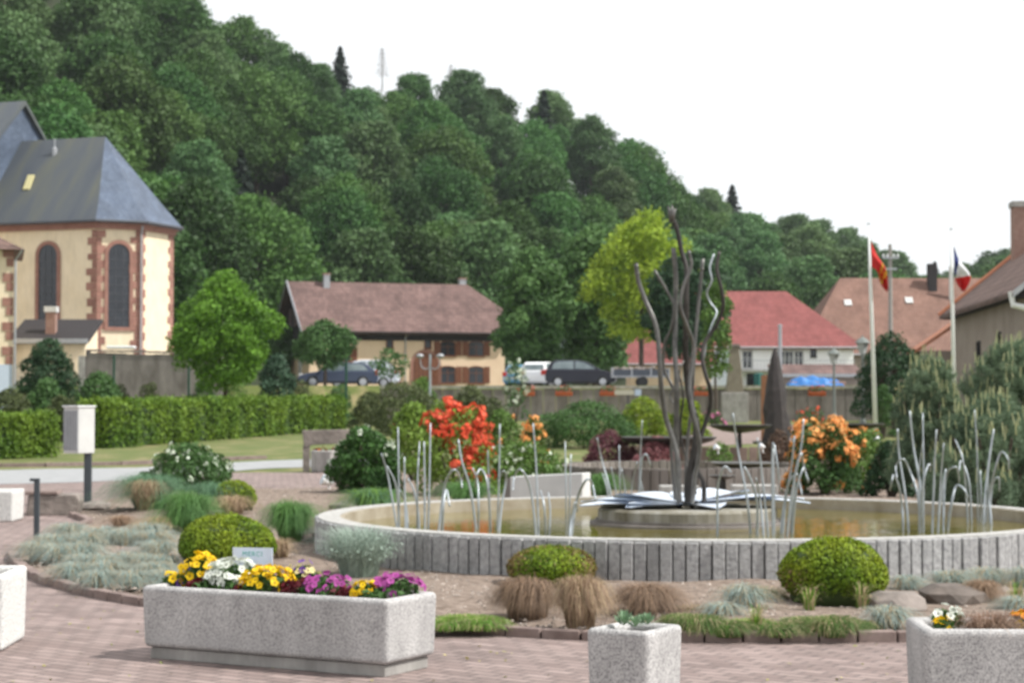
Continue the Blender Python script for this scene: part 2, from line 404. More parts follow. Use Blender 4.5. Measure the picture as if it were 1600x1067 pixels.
M_ALLOY = nmat('alloy', (.45, .46, .48), (.55, .56, .58), scale=5, rough=.3, metal=.7)
M_SOIL = nmat('planter_soil', (.05, .033, .022), (.10, .065, .045), scale=14, bump=.8, rough=1)
M_ROCK = nmat('grey_brown_rock', (.15, .13, .115), (.28, .24, .215), scale=5, bump=.9, bscale=10, rough=.95)
M_BARK = nmat('bark', (.06, .045, .035), (.12, .095, .075), scale=5, bump=.8, rough=1, stretch=(1, 1, .3))
M_TERRA = nmat('orange_planter_plastic', (.42, .09, .03), (.5, .12, .05), scale=3, rough=.6)
M_RED = nmat('red_paint', (.45, .03, .02), (.5, .04, .03), scale=3, rough=.4)

# ================================================================== GROUND
def ground():
    xs = sorted(set([round(v, 2) for v in np.concatenate([np.linspace(-420, -60, 40), np.linspace(-60, 60, 49), np.linspace(60, 420, 40)])]))
    ys = sorted(set([round(float(v), 2) for v in np.concatenate([[-30, -10, 0, 20, 40, 50, 60, 70, 80, 90, 95.2, 96.0, 103, 110], np.linspace(116, 420, 60), np.linspace(430, 1100, 40)])]))
    b = MB()
    nx = len(xs)
    vs = [(x, y, tz(x, y)) for y in ys for x in xs]; fs = []; mi = []
    for j in range(len(ys) - 1):
        for i in range(nx - 1):
            fs.append((j * nx + i, j * nx + i + 1, (j + 1) * nx + i + 1, (j + 1) * nx + i))
            cx, cy = (xs[i] + xs[i + 1]) / 2, (ys[j] + ys[j + 1]) / 2
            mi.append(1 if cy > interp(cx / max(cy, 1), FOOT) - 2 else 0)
    b.add(vs, fs); b.mi = mi
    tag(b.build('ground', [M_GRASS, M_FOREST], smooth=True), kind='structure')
ground()
b = MB(); b.add([(-60, 1, .006), (40, 1, .006), (40, 44, .006), (-60, 44, .006)], [(0, 1, 2, 3)]); tag(b.build('plaza_paving', M_PAVE), kind='structure')
def strip(name, near, far, mat, off):
    b = MB(); n = len(near); vs = []
    for a, c in zip(near, far):
        for p in (a, c): vs.append((p[0], p[1], tz(p[0], p[1]) + off))
    b.add(vs, [(2 * i, 2 * i + 2, 2 * i + 3, 2 * i + 1) for i in range(n - 1)])
    return tag(b.build(name, mat), kind='structure')
near = [GT(*p) for p in [(-420, 772), (-150, 763), (0, 757), (120, 754), (215, 750), (320, 740), (420, 732), (530, 729), (640, 726)]]
far = [GT(*p) for p in [(-420, 741), (-150, 738), (0, 735), (76, 733), (215, 731), (320, 725), (420, 720), (530, 716), (640, 713)]]
strip('road', near, far, M_ASPH, .012)
def pts_between(pts, step):
    out = [pts[0]]
    for a, c in zip(pts[:-1], pts[1:]):
        L = (c - a).length; k = max(1, int(L / step))
        out += [a + (c - a) * (i / k) for i in range(1, k + 1)]
    return out
def kerb(name, pts, step=.62, w=.10, h=.075, mat=M_KERB, closed=False):
    """kerb stones laid end to end"""
    acc = [pts[0]]; last = pts[0]
    for p in pts_between(pts, .04)[1:]:
        if (p - last).length >= step: acc.append(p); last = p
    b = MB()
    for a, c in zip(acc[:-1], acc[1:]):
        d = c - a; L = d.length - .012; ang = math.atan2(d.y, d.x); m = (a + c) / 2
        hh = h + random.uniform(-.006, .006)
        b.box(m.x - L / 2, m.x + L / 2, m.y - w / 2, m.y + w / 2, m.z - .05, m.z + hh, ang, (m.x, m.y))
    return tag(b.build(name, mat, bevel=.008), kind='structure')
kerb('road_kerb', [GT(x, y - 1) for x, y in [(-60, 731), (76, 730), (215, 727), (330, 721), (430, 717)]], 1.0, .15, .10, M_KERB)
b = MB(); vs = []
for x in (-60, -40, -20, 0, 20, 45): vs += [(x, 97, tz(x, 97) + .01), (x, 110, tz(x, 110) + .01), (x, 150, tz(x, 150) + .01)]
b.add(vs, [(3 * i + j, 3 * i + 3 + j, 3 * i + 4 + j, 3 * i + 1 + j) for i in range(5) for j in range(2)]); tag(b.build('car_park', M_ASPH), kind='structure')
# light paved path at the back
strip('path', [GT(*p) for p in [(1060, 700), (1110, 697), (1160, 694), (1230, 692)]], [GT(*p) for p in [(1085, 668), (1130, 664), (1200, 664), (1290, 664)]], M_KERB, .012)

# planted bed with its kerb
bedpx = [(1800, 985), (1600, 998), (1420, 1003), (1060, 1003), (900, 1000), (680, 987), (450, 972), (220, 946), (120, 926), (55, 905), (24, 882), (22, 868), (40, 856), (84, 838), (125, 824), (138, 817), (104, 803), (128, 792), (200, 778), (300, 770), (400, 767), (520, 764)]
front = smoothpts([G(*p) for p in bedpx], 4)
kerb('bed_kerb', front[:4 * 16], .24)
BED = [(p.x, p.y) for p in front] + [(-3.5, 41), (-3.0, 47), (14, 47), (16, 30), (12, 15)]
def inside(x, y, poly=BED):
    c = False; j = len(poly) - 1
    for i in range(len(poly)):
        if (poly[i][1] > y) != (poly[j][1] > y) and x < (poly[j][0] - poly[i][0]) * (y - poly[i][1]) / (poly[j][1] - poly[i][1]) + poly[i][0]: c = not c
        j = i
    return c
def bz(x, y):
    return .075 + .022 * math.sin(x * 2.1 + y) * math.sin(y * 1.7 - x * .6) + .012 * math.sin(x * 5.3) * math.sin(y * 4.1)
def garden_bed():
    bm = bmesh.new()
    f = bm.faces.new([bm.verts.new((x, y, .03)) for x, y in BED])
    if f.normal.z < 0 or True: bmesh.ops.recalc_face_normals(bm, faces=[f])
    bmesh.ops.triangulate(bm, faces=[f])
    st = .3; grid = {}
    for i in range(-30, 60):
        for j in range(30, 160):
            x, y = i * st, j * st
            if all(inside(x + a, y + c) for a in (-.2, .5) for c in (-.2, .5)):
                q = []
                for a, c in ((0, 0), (1, 0), (1, 1), (0, 1)):
                    k = (i + a, j + c)
                    if k not in grid: grid[k] = bm.verts.new((k[0] * st, k[1] * st, bz(k[0] * st, k[1] * st)))
                    q.append(grid[k])
                bm.faces.new(q).smooth = True
    for v in grid.values():
        if len(v.link_faces) < 4: v.co.z = .0302
    me = bpy.data.meshes.new('garden_bed'); bm.to_mesh(me); me.materials.append(M_BED)
    tag(link('soil_bed', me), kind='structure')
garden_bed()
def stones_mesh(name, C, size, mats, mi=None):
    """many little squashed octahedra in one mesh"""
    n = len(C); o = np.array([(1, 0, 0), (0, 1, 0), (-1, 0, 0), (0, -1, 0), (0, 0, .7), (0, 0, -.5)], float)
    s = size * RNG.uniform(.5, 1.5, (n, 1, 1)) * RNG.uniform(.7, 1.3, (n, 1, 3)); a = RNG.uniform(0, 6.28, n)
    V = o[None] * s; ca, sa = np.cos(a)[:, None], np.sin(a)[:, None]
    V = np.stack([V[..., 0] * ca - V[..., 1] * sa, V[..., 0] * sa + V[..., 1] * ca, V[..., 2]], -1) + C[:, None]
    T = np.array([(0, 1, 4), (1, 2, 4), (2, 3, 4), (3, 0, 4), (1, 0, 5), (2, 1, 5), (3, 2, 5), (0, 3, 5)])
    W = V[:, T].reshape(-1, 3, 3)
    return quads_mesh(name, W, mats, None if mi is None else np.repeat(mi, 8), k=3)
BASC, BASR = (1.93, 20.4), 4.0
def bed_points(n, cond=None):
    out = []
    while len(out) < n:
        x, y = RNG.uniform(-6, 9), 12 + 28 * RNG.uniform() ** 1.7
        if inside(x, y) and (x - BASC[0]) ** 2 + (y - BASC[1]) ** 2 > (BASR + .1) ** 2 and (cond is None or cond(x, y)): out.append((x, y, bz(x, y)))
    return np.array(out)
M_PEB = nmat('pebbles', (.16, .12, .095), (.40, .35, .31), scale=3, rough=.9, island=.5)
tag(link('gravel', stones_mesh('gravel', bed_points(15000), .014, M_PEB)), 'small pale stones and bark chips strewn over the bed', 'gravel', kind='stuff')
# leaf litter and weeds between the pavers
lit = []
while len(lit) < 420:
    x, y = RNG.uniform(-6, 6), RNG.uniform(10, 22)
    if not inside(x, y): lit.append((x, y, .012))
lit = np.array(lit)
M_LIT = leaf('dry_petals', (.42, .36, .16), (.2, .24, .06), isl=.5)
tag(link('litter', quads_mesh('litter', leaves(lit, np.tile([0, 0, 1.], (len(lit), 1)), .028, .6, .3), M_LIT)), 'fallen petals and tiny weeds on the paving', 'litter', kind='stuff')

# ================================================================== BUILDINGS
def fmat(x, y, ang, z=0): return Matrix.Translation((x, y, z)) @ Matrix.Rotation(ang, 4, 'Z')
def fbox(b, M, x0, x1, o0, o1, z0, z1):
    """box on a facade: x along it, o outwards, z up"""
    vs = [M @ Vector((x, -o, z)) for x in (x0, x1) for o in (o1, o0) for z in (z0, z1)]
    b.add(vs, [(0, 1, 3, 2), (4, 6, 7, 5), (0, 4, 5, 1), (2, 3, 7, 6), (0, 2, 6, 4), (1, 5, 7, 3)])
def fpoly(b, M, pts, o0, o1):
    n = len(pts); vs = [M @ Vector((x, -o0, z)) for x, z in pts] + [M @ Vector((x, -o1, z)) for x, z in pts]
    b.add(vs, [(i, (i + 1) % n, n + (i + 1) % n, n + i) for i in range(n)] + [tuple(range(n - 1, -1, -1)), tuple(range(n, 2 * n))])
def fring(b, M, outer, inner, o0, o1):
    n = len(outer); vs = [M @ Vector((x, -o, z)) for o in (o0, o1) for L in (outer, inner) for x, z in L]
    fs = []
    for i in range(n):
        j = (i + 1) % n
        fs += [(2 * n + i, 2 * n + j, 3 * n + j, 3 * n + i), (i, j, 2 * n + j, 2 * n + i), (n + i, 3 * n + i, 3 * n + j, n + j)]
    b.add(vs, fs)
def arch(x0, x1, z0, z1, k=8, rise=None):
    r = (x1 - x0) / 2; rise = rise or r; cx = (x0 + x1) / 2
    return [(x0, z0), (x1, z0)] + [(cx + r * math.cos(math.pi * i / k), z1 - rise + rise * math.sin(math.pi * i / k)) for i in range(k + 1)]
def window(par, M, x0, x1, z0, z1, frame=M_WHITE, shut=None, arched=False, sw=None, mull=2, rise=None, surround=.09, label=None, name='window'):
    A = (lambda e: arch(x0 - e, x1 + e, z0 - e, z1 + e, rise=(rise + e) if rise else None)) if arched else (lambda e: [(x0 - e, z0 - e), (x1 + e, z0 - e), (x1 + e, z1 + e), (x0 - e, z1 + e)])
    b = MB(); fring(b, M, A(surround), A(0), .0, .07)
    fbox(b, M, x0 - surround - .05, x1 + surround + .05, 0, .11, z0 - surround - .06, z0 - surround + .01)
    w = b.build(name, frame, par)
    if label: w['label'] = label
    g = MB(); fpoly(g, M, A(-.001), .002, .015); g.build('pane', M_GLASSD, w)
    if mull:
        m = MB()
        for i in range(1, mull): fbox(m, M, x0 + (x1 - x0) * i / mull - .03, x0 + (x1 - x0) * i / mull + .03, .016, .045, z0, z1 - ((x1 - x0) / 2 * .3 if arched else 0))
        fbox(m, M, x0, x1, .016, .04, z0 + (z1 - z0) * .6, z0 + (z1 - z0) * .6 + .05)
        m.build('mullion', frame, w)
    if shut:
        sw = sw or (x1 - x0) / 2
        for a in (x0 - surround - .02 - sw, x1 + surround + .02):
            s = MB(); fbox(s, M, a, a + sw, .01, .06, z0 - .03, z1 + .03)
            for k in range(6): fbox(s, M, a + .06, a + sw - .06, .06, .075, z0 + (z1 - z0) * (k + .3) / 6, z0 + (z1 - z0) * (k + .75) / 6)
            s.build('shutter', shut, par)
    return w

def church():
    t = thing('church', 'cream church choir with red sandstone quoins and slate roof below the wooded hill', 'church', (-22.46, 113.76, 2.4), rad(-20))
    H = 9.6
    FP = [(-20, -4), (0, -4), (1.8, -2.2), (1.8, 1.5), (0, 3.3), (-20, 3.3)]
    b = MB(); b.prism(FP, -1, H); b.build('wall', M_CREAM, t)
    b = MB()                                       # cornice
    def off(d): return [(-20, -4 - d), (d * .41, -4 - d), (1.8 + d, -2.2 - d * .41), (1.8 + d, 1.5 + d * .41), (d * .41, 3.3 + d), (-20, 3.3 + d)]
    b.prism(off(.16), H - .42, H - .18); b.prism(off(.3), H - .179, H + .02); b.build('cornice', M_SAND, t)
    # bell-cast slate roof
    e, r = off(.52), off(-.40); ze, zr, zt = H + .03, H + 1.15, 15.1
    ap, al = (-2, 0), (-20, 0)
    b = MB()
    V = [(*p, ze) for p in e] + [(*p, zr) for p in r] + [(*ap, zt), (*al, zt)] + [(*p, ze - .1) for p in e]
    b.m = 1; b.add(V, [(0, 1, 7, 6), (6, 7, 12, 13)])
    b.m = 0; b.add(V, [(1, 2, 8, 7), (7, 8, 12), (2, 3, 9, 8), (8, 9, 12), (3, 4, 10, 9), (9, 10, 12), (4, 5, 11, 10), (10, 11, 13, 12), (19, 18, 17, 16, 15, 14)] + [(i + 14, (i + 1) + 14, i + 1, i) for i in range(5)])
    rf = b.build('roof', [M_SLATESKY, M_SLATEMOSS], t)
    g = MB()
    for i in range(4):
        g.tube([(*e[i], H), (*e[i + 1], H)], .09, 6)
    g.build('gutter', M_LEAD, t)
    s = MB(); s.extr([(-2.75, 11.72), (-2.2, 12.62), (-2.28, 12.7), (-2.83, 11.8)], -5.85, -5.42, 'x'); o = s.build('skylight', nmat('skylight_yellow', (.55, .5, .25), (.6, .55, .3), rough=.3), rf)  # skylight pane is plain dull yellow, without emission
    s = MB(); s.lathe([(.16, 0), (.16, .5), (.05, .6), (.04, 1.1)], (-5.0, -.8, 13.9), 8); s.build('vent_pipe', M_ZINC, rf)
    F1 = fmat(-20, -4, 0); F2 = fmat(0, -4, rad(45)); F3 = fmat(1.8, -2.2, rad(90))
    def awin(M, cx):
        x0, x1 = cx - .62, cx + .62; z0, z1 = 3.55, 8.35
        b = MB(); fring(b, M, arch(x0 - .22, x1 + .22, z0 - .22, z1 + .22, 12), arch(x0, x1, z0, z1, 12), 0, .09); w = b.build('window', M_SAND, t)
        g = MB(); fpoly(g, M, arch(x0, x1, z0, z1, 12), .004, .02); g.build('pane', M_GLASSD, w)
        l = MB()
        for k in range(1, 9): fbox(l, M, x0, x1, .021, .045, z0 + k * .48, z0 + k * .48 + .04)
        for k in (1, 2): fbox(l, M, x0 + k * .44 - .02, x0 + k * .44 + .02, .021, .04, z0, z1 - .25)
        l.build('glazing_bars', M_LEAD, w)
    for cx in (16.75, 12.4, 8): awin(F1, cx)
    awin(F2, 1.27)
    rr = random.Random(3)
    def quoin(MA, xa, sa, MBm, xb, sb):
        z = -.8; k = 0; q = MB()
        while z < H - .5:
            h = rr.uniform(.34, .5); la, lb = (.62, .34) if k % 2 else (.34, .62)
            la += rr.uniform(-.06, .08); lb *= .8
            for MM, x, s_, L in ((MA, xa, sa, la), (MBm, xb, sb, lb)):
                fbox(q, MM, min(x, x + s_ * L), max(x, x + s_ * L), -.05, .035, z, min(z + h - .02, H - .43))
            z += h; k += 1
        q.build('quoins', M_SAND, t)
    quoin(F1, 20.0, -1, F2, 0, 1); quoin(F2, 2.546, -1, F3, 0, 1); quoin(F3, 3.7, -1, fmat(1.8, 1.5, rad(135)), 0, 1)
    d = MB(); d.tube([(2.1, -2.5, H - .2), (1.9, -2.3, H - .7), (1.9, -2.3, 0)], .055, 6); d.build('downpipe', M_ZINC, t)
    n = MB(); n.prism([(-32, -7), (-7.9, -7), (-7.9, 7), (-32, 7)], -1, 11.2); n.build('nave_wall', M_CREAM, t)
    # slate-clad gable over the choir roof
    g = MB(); g.extr([(-7, 11.2), (7, 11.2), (0, 17.2)], -8.3, -7.86, 'x'); g.build('gable', M_SLATESKY, t)
    rr_ = MB()
    for s_ in (-1, 1):
        rr_.add([(-33, s_ * 7.7, 10.6), (-7.6, s_ * 7.7, 10.6), (-7.6, 0, 17.55), (-33, 0, 17.55), (-33, s_ * 7.7, 10.35), (-7.6, s_ * 7.7, 10.35), (-7.6, 0, 17.28), (-33, 0, 17.28)],
                [(0, 1, 2, 3), (7, 6, 5, 4), (0, 4, 5, 1), (1, 5, 6, 2)])
    rr_.build('roof', M_SLATEMOSS, t, )
church()

def side_house():
    t = thing('sacristy', 'cream house corner with quoins, slate eave and pale blue plinth at the left edge', 'house', (X(14, 95), 95.6, 2.0), rad(15))
    b = MB(); b.box(-9, 0, 0, 7, -1, 7.3); b.build('wall', M_CREAM, t)
    p = MB(); p.box(-9.02, .03, -.03, 7.03, -1, 1.5); p.build('plinth', nmat('pale_blue_paint', (.45, .52, .62), (.5, .57, .66)), t)
    r = MB(); r.add([(-9.6, -.6, 7.2), (.55, -.6, 7.2), (.55, 7.6, 7.2), (-9.6, 7.6, 7.2), (-3.2, 3.2, 9.3), (-6, 3.2, 9.3)], [(0, 1, 4, 5), (1, 2, 4), (2, 3, 5, 4), (3, 0, 5), (3, 2, 1, 0)])
    r.build('roof', M_TILED, t)
    z = 1.5; k = 0
    while z < 7:
        q = MB()
        L = (.32, .5)[k % 2]; fbox(q, fmat(0, 0, 0), -L, .03, 0, .04, z, z + .42)
        fbox(q, fmat(0, 0, rad(90)), 0, L, 0, .04, z, z + .42); z += .46 + (.3 if k % 2 else 0); k += 1
        q.build('quoin_stone', M_SAND, t)
    d = MB(); d.tube([(.45, -.55, 7.2), (.12, -.1, 6.7), (.12, -.1, -.5)], .06, 6); d.build('downpipe', M_ZINC, t)
side_house()
def annex():
    t = thing('annex', 'low cream annex with lean-to roof and brick chimney before the choir', 'shed', (X(22, 100), 100.2, 2.3))
    b = MB(); b.extr([(0, -1), (3, -1), (3, 3.4), (0, 2.4)], 0, 3.65, 'x'); b.build('wall', M_CREAM, t)
    r = MB(); r.extr([(-.5, 2.35), (3.1, 3.6), (3.1, 3.78), (-.5, 2.55)], -.3, 3.9, 'x'); r.build('roof', M_TIMBER, t)
    z = MB(); z.box(-.3, 3.9, -.62, -.52, 2.38, 2.62); z.build('gutter', M_ZINC, t)
    c = MB(); c.box(1.45, 1.95, .5, 1.0, 1, 4.05); k = c.build('chimney', M_BRICK, t)
    c = MB(); c.box(1.38, 2.02, .43, 1.07, 4.05, 4.35); c.build('cap', M_LGREY, k)
    d = MB(); d.box(3.66, 3.72, .2, 1.0, -1, 2.0); d.build('door', M_TIMBER, t)
annex()
def retaining():
    t = thing('stone_wall', 'stained grey retaining wall between the church and the round tree', 'wall', (X(134, 94.6), 94.6, 2.2))
    b = MB(); n = 14; L = 6.7
    for i in range(n):
        z = 1.85 - .012 * i + random.uniform(-.03, .03); b.box(L * i / n, L * (i + 1) / n, 0, .45, -1.7, z)
    b.build('wall', M_CONCD, t)
    c = MB()
    for i in range(9): c.box(L * i / 9 + .02, L * (i + 1) / 9 - .03, -.06, .5, 1.93 - .02 * i, 2.02 - .02 * i + random.uniform(-.02, .02), random.uniform(-.03, .03))
    c.build('coping', M_ROCK, t)
    p = MB(); p.box(-.35, -.03, -.1, .5, -1.7, 1.7); p.build('pier', M_CONC, t)
    s = MB(); s.box(1.0, 2.4, -.05, .45, 2.06, 2.2, .03); tag(s.build('white_sheeting', M_WHITE, None, bevel=.05), 'folded white sheeting lying on top of the grey retaining wall', 'sheeting').location = t.location
retaining()

def gable_house(t, L, W, He, Hr, wall, tile, ov=.6, hipL=0, hipR=0, hipz=.5, thick=.18, gablemat=None, gut=None):
    """long side along local x facing -y; hip = how far the ridge stops short of the end (half hip height hipz)"""
    b = MB(); b.box(0, L, 0, W, -2, He); b.build('wall', wall, t)
    s = (Hr - He) / (W / 2)
    for x0, x1, hp in ((-.001 + .0, .25, hipL), (L - .25, L, hipR)):
        g = MB(); top = Hr - .12 if not hp else He + (Hr - He) * hipz
        hw = (Hr - .12 - top) / s
        g.extr([(.02, He), (W - .02, He), (W / 2 + hw, top), (W / 2 - hw, top)] if hp else [(.02, He), (W - .02, He), (W / 2, top)], x0, x1, 'x')
        g.build('gable', gablemat or wall, t)
    r = MB()
    y0, y1, ze = -ov, W + ov, He - ov * s
    def end(x, d, hp):                               # outline at an end: eave, (hip corner), ridge
        if not hp: return [(x, y0, ze), (x, W / 2, Hr), (x, y1, ze)], None
        zc = He + (Hr - He) * hipz; yc = W / 2 - (Hr - zc) / s
        return [(x, y0, ze), (x, yc, zc), (x + d * hp, W / 2, Hr), (x, W - yc, zc), (x, y1, ze)], True
    a, ha = end(-ov, 1, hipL); c, hc = end(L + ov, -1, hipR)
    def side(a, h): return (a[0:2] + [a[2]] if h else a[0:2]), ([a[4], a[3], a[2]] if h else [a[2], a[1]])
    af, ab = side(a, ha); cf, cb = side(c, hc)
    front = af + cf[::-1]; back = ab + cb[::-1]
    faces = [front, back]
    if ha: faces.append([a[1], a[2], a[3]])
    if hc: faces.append([c[1], c[2], c[3]])
    for f in faces:
        n = len(f); vs = f + [(p[0], p[1], p[2] - thick) for p in f]
        r.add(vs, [tuple(range(n)), tuple(range(2 * n - 1, n - 1, -1))] + [(i, n + i, n + (i + 1) % n, (i + 1) % n) for i in range(n)])
    rf = r.build('roof', tile, t)
    g = MB(); g.tube([(-ov, y0 - .07, ze - .02), (L + ov, y0 - .07, ze - .02)], .08, 6); g.build('gutter', gut or M_ZINC, t)
    return rf

def farmhouse():
    t = thing('farmhouse', 'long peach farmhouse with brown half-hipped roof and arched barn door', 'house', (X(483, 165), 165, 3.0), rad(17.5))
    L, W = 17.6, 12.5
    rf = gable_house(t, L, W, 5.2, 9.4, M_PEACH, M_TILEB, ov=.75, hipR=2.4, hipz=.42, gablemat=M_TIMBER, gut=M_TIMBER)
    b = MB(); b.box(0.0, L, -.09, -.002, 4.0, 4.69); b.build('eave_dark_band', M_TIMBER, t)  # flat dark band laid along the wall top below the roof overhang
    g = MB(); g.box(-.08, -.002, .05, W - .05, 2.6, 5.19); g.build('timber_cladding', M_TIMBER, t)
    for s in (-1, 1):
        v = MB(); y = W / 2 + s * (W / 2 + .8); v.tube([(-.8, y, 4.6), (-.8, W / 2, 9.42)], .1, 4); v.build('bargeboard', M_ZINC, t)
    F = fmat(0, 0, 0); G_ = fmat(0, W, rad(-90))
    for a, c in ((11.7, 13.0), (14.3, 15.6)):
        window(t, F, a, c, 2.75, 3.95, M_SHUT, M_SHUT, arched=True, rise=.15, sw=.5)
        window(t, F, a, c, .35, 1.75, M_SHUT, M_SHUT, arched=True, rise=.15, sw=.5)
    for a in (6.85, 10.3): window(t, F, a, a + .5, 3.4, 4.05, M_SHUT, mull=0)
    window(t, F, 2.5, 3.6, 2.2, 3.4, M_SHUT, M_SHUT, sw=.5)
    window(t, F, 7.2, 8.0, .5, 1.5, M_SHUT, mull=2)
    for a in (3.6, 6.0): window(t, G_, a, a + .9, 5.6, 6.9, nmat('weathered_wood', (.16, .11, .10), (.2, .15, .13)), mull=2, surround=.14)
    window(t, G_, 8.2, 9.2, 1.2, 2.4, M_WHITE)
    d = MB(); fpoly(d, F, arch(9.2, 11.5, -1, 3.0, 12), .0, .03); dd = d.build('barn_door', M_SHUT, t)
    d = MB(); fring(d, F, arch(8.95, 11.75, -1.2, 3.25, 12), arch(9.2, 11.5, -1, 3.0, 12), 0, .06); d.build('surround', M_SAND, dd)
    d = MB()
    for k in range(1, 6): fbox(d, F, 9 + k * .37 - .015, 9 + k * .37 + .015, .031, .05, 0, 2.5)
    d.build('boards', M_TIMBER, dd)
    p = MB(); p.tube([(8.5, -.75, 4.6), (8.5, -.12, 4.3), (8.5, -.12, -1)], .06, 6); p.build('downpipe', M_ZINC, t)
    for x, y, z0, z1, w in ((2.4, W / 2 - .9, 8.2, 10.0, .55), (15.7, W / 2 + 1.6, 7.6, 10.0, .62)):
        c = MB(); c.box(x, x + w, y, y + w, z0, z1); k = c.build('chimney', M_ZINC, rf)
        c = MB(); c.box(x - .06, x + w + .06, y - .06, y + w + .06, z1, z1 + .12); c.build('cap', M_BRICK, k)
farmhouse()

def white_house():
    t = thing('white_house', 'white house with a red tiled roof beyond the car park wall', 'house', (X(1098, 165), 165, 3.0), rad(3))
    L, W = 13.1, 11
    rf = gable_house(t, L, W, 3.75, 8.5, M_WWALL, M_TILER, ov=.45, hipR=5.2, hipz=.02)
    F = fmat(0, 0, 0)
    for px in (1168, 1219, 1234, 1248):
        x = (px - 1098) / 18.1
        window(t, F, x - .38, x + .38, 1.6, 3.0, M_LGREY, mull=2, surround=.1, name='balcony_door')
    x = (1271 - 1098) / 18.1; window(t, F, x - .12, x + .22, 2.6, 3.2, M_TIMBER, mull=0)
    window(t, F, 3.9, 5.0, -.6, 1.0, M_TIMBER, mull=2, name='doorway')
    b = MB(); b.box(3.0, 13.0, -1.2, 0, 1.25, 1.4); b.build('balcony', M_CONC, t)
    r = MB()
    for k in range(34): r.box(3.0 + k * .3, 3.03 + k * .3, -1.18, -1.15, 1.4, 2.2)
    r.box(3.0, 13.0, -1.2, -1.13, 2.2, 2.25); r.build('balcony_rail', M_ZINC, t)
white_house()
def lean_shed():
    t = thing('tiled_shed', 'low shed with brown tiled roof in front of the white house', 'shed', (X(1213, 150), 150, 2.9))
    b = MB(); b.box(0, 6.4, 0, 3, -1, .7); b.build('wall', M_GWALL, t)
    r = MB(); r.extr([(-.4, .75), (3.0, 1.6), (3.0, 1.75), (-.4, .95)], -.3, 6.7, 'x'); r.build('roof', M_TILEB, t)
    f = MB(); f.box(-.3, 6.7, -.5, -.41, .7, .95); f.build('gutter', M_ZINC, t)
lean_shed()
def red_annex():
    t = thing('barn', 'low red-roofed barn half hidden behind the dark trees', 'barn', (X(985, 158), 158, 3.0))
    gable_house(t, 6.6, 6, 2.1, 4.6, M_PEACH, M_TILER, ov=.4)
    window(t, fmat(0, 0, 0), 4.4, 5.2, .5, 1.6, M_LGREY)
    b = MB(); b.box(6.62, 8.3, 1.5, 5, -1, 2.9); b.build('extension', nmat('pale_blue_cladding', (.45, .52, .6), (.5, .56, .64), stretch=(8, 8, 1)), t)
red_annex()
def brown_house():
    t = thing('brown_roof_house', 'large house with orange brown hipped roof behind the flagpoles', 'house', (X(1262, 180), 178, 3.0), rad(2))
    rf = gable_house(t, 17.5, 13, 3.6, 10.6, M_GWALL, M_TILEO, ov=.5, hipL=4.6, hipz=.05)
    for x, y, z in ((4.0, 4.1, 8.1), (9.9, 4.3, 8.35)):
        s = MB(); s.extr([(y - .25, z - .32), (y + .25, z + .22), (y + .2, z + .3), (y - .3, z - .24)], x, x + .7, 'x'); s.build('skylight', M_LGREY, rf)
    c = MB(); c.box(12.4, 13.2, 5.2, 6.0, 9, 11.9); c.build('chimney', M_TIMBER, rf)
    c = MB(); c.box(14.2, 14.5, 4.4, 4.7, 7, 11.6); c.build('flue', M_LGREY, rf)
brown_house()
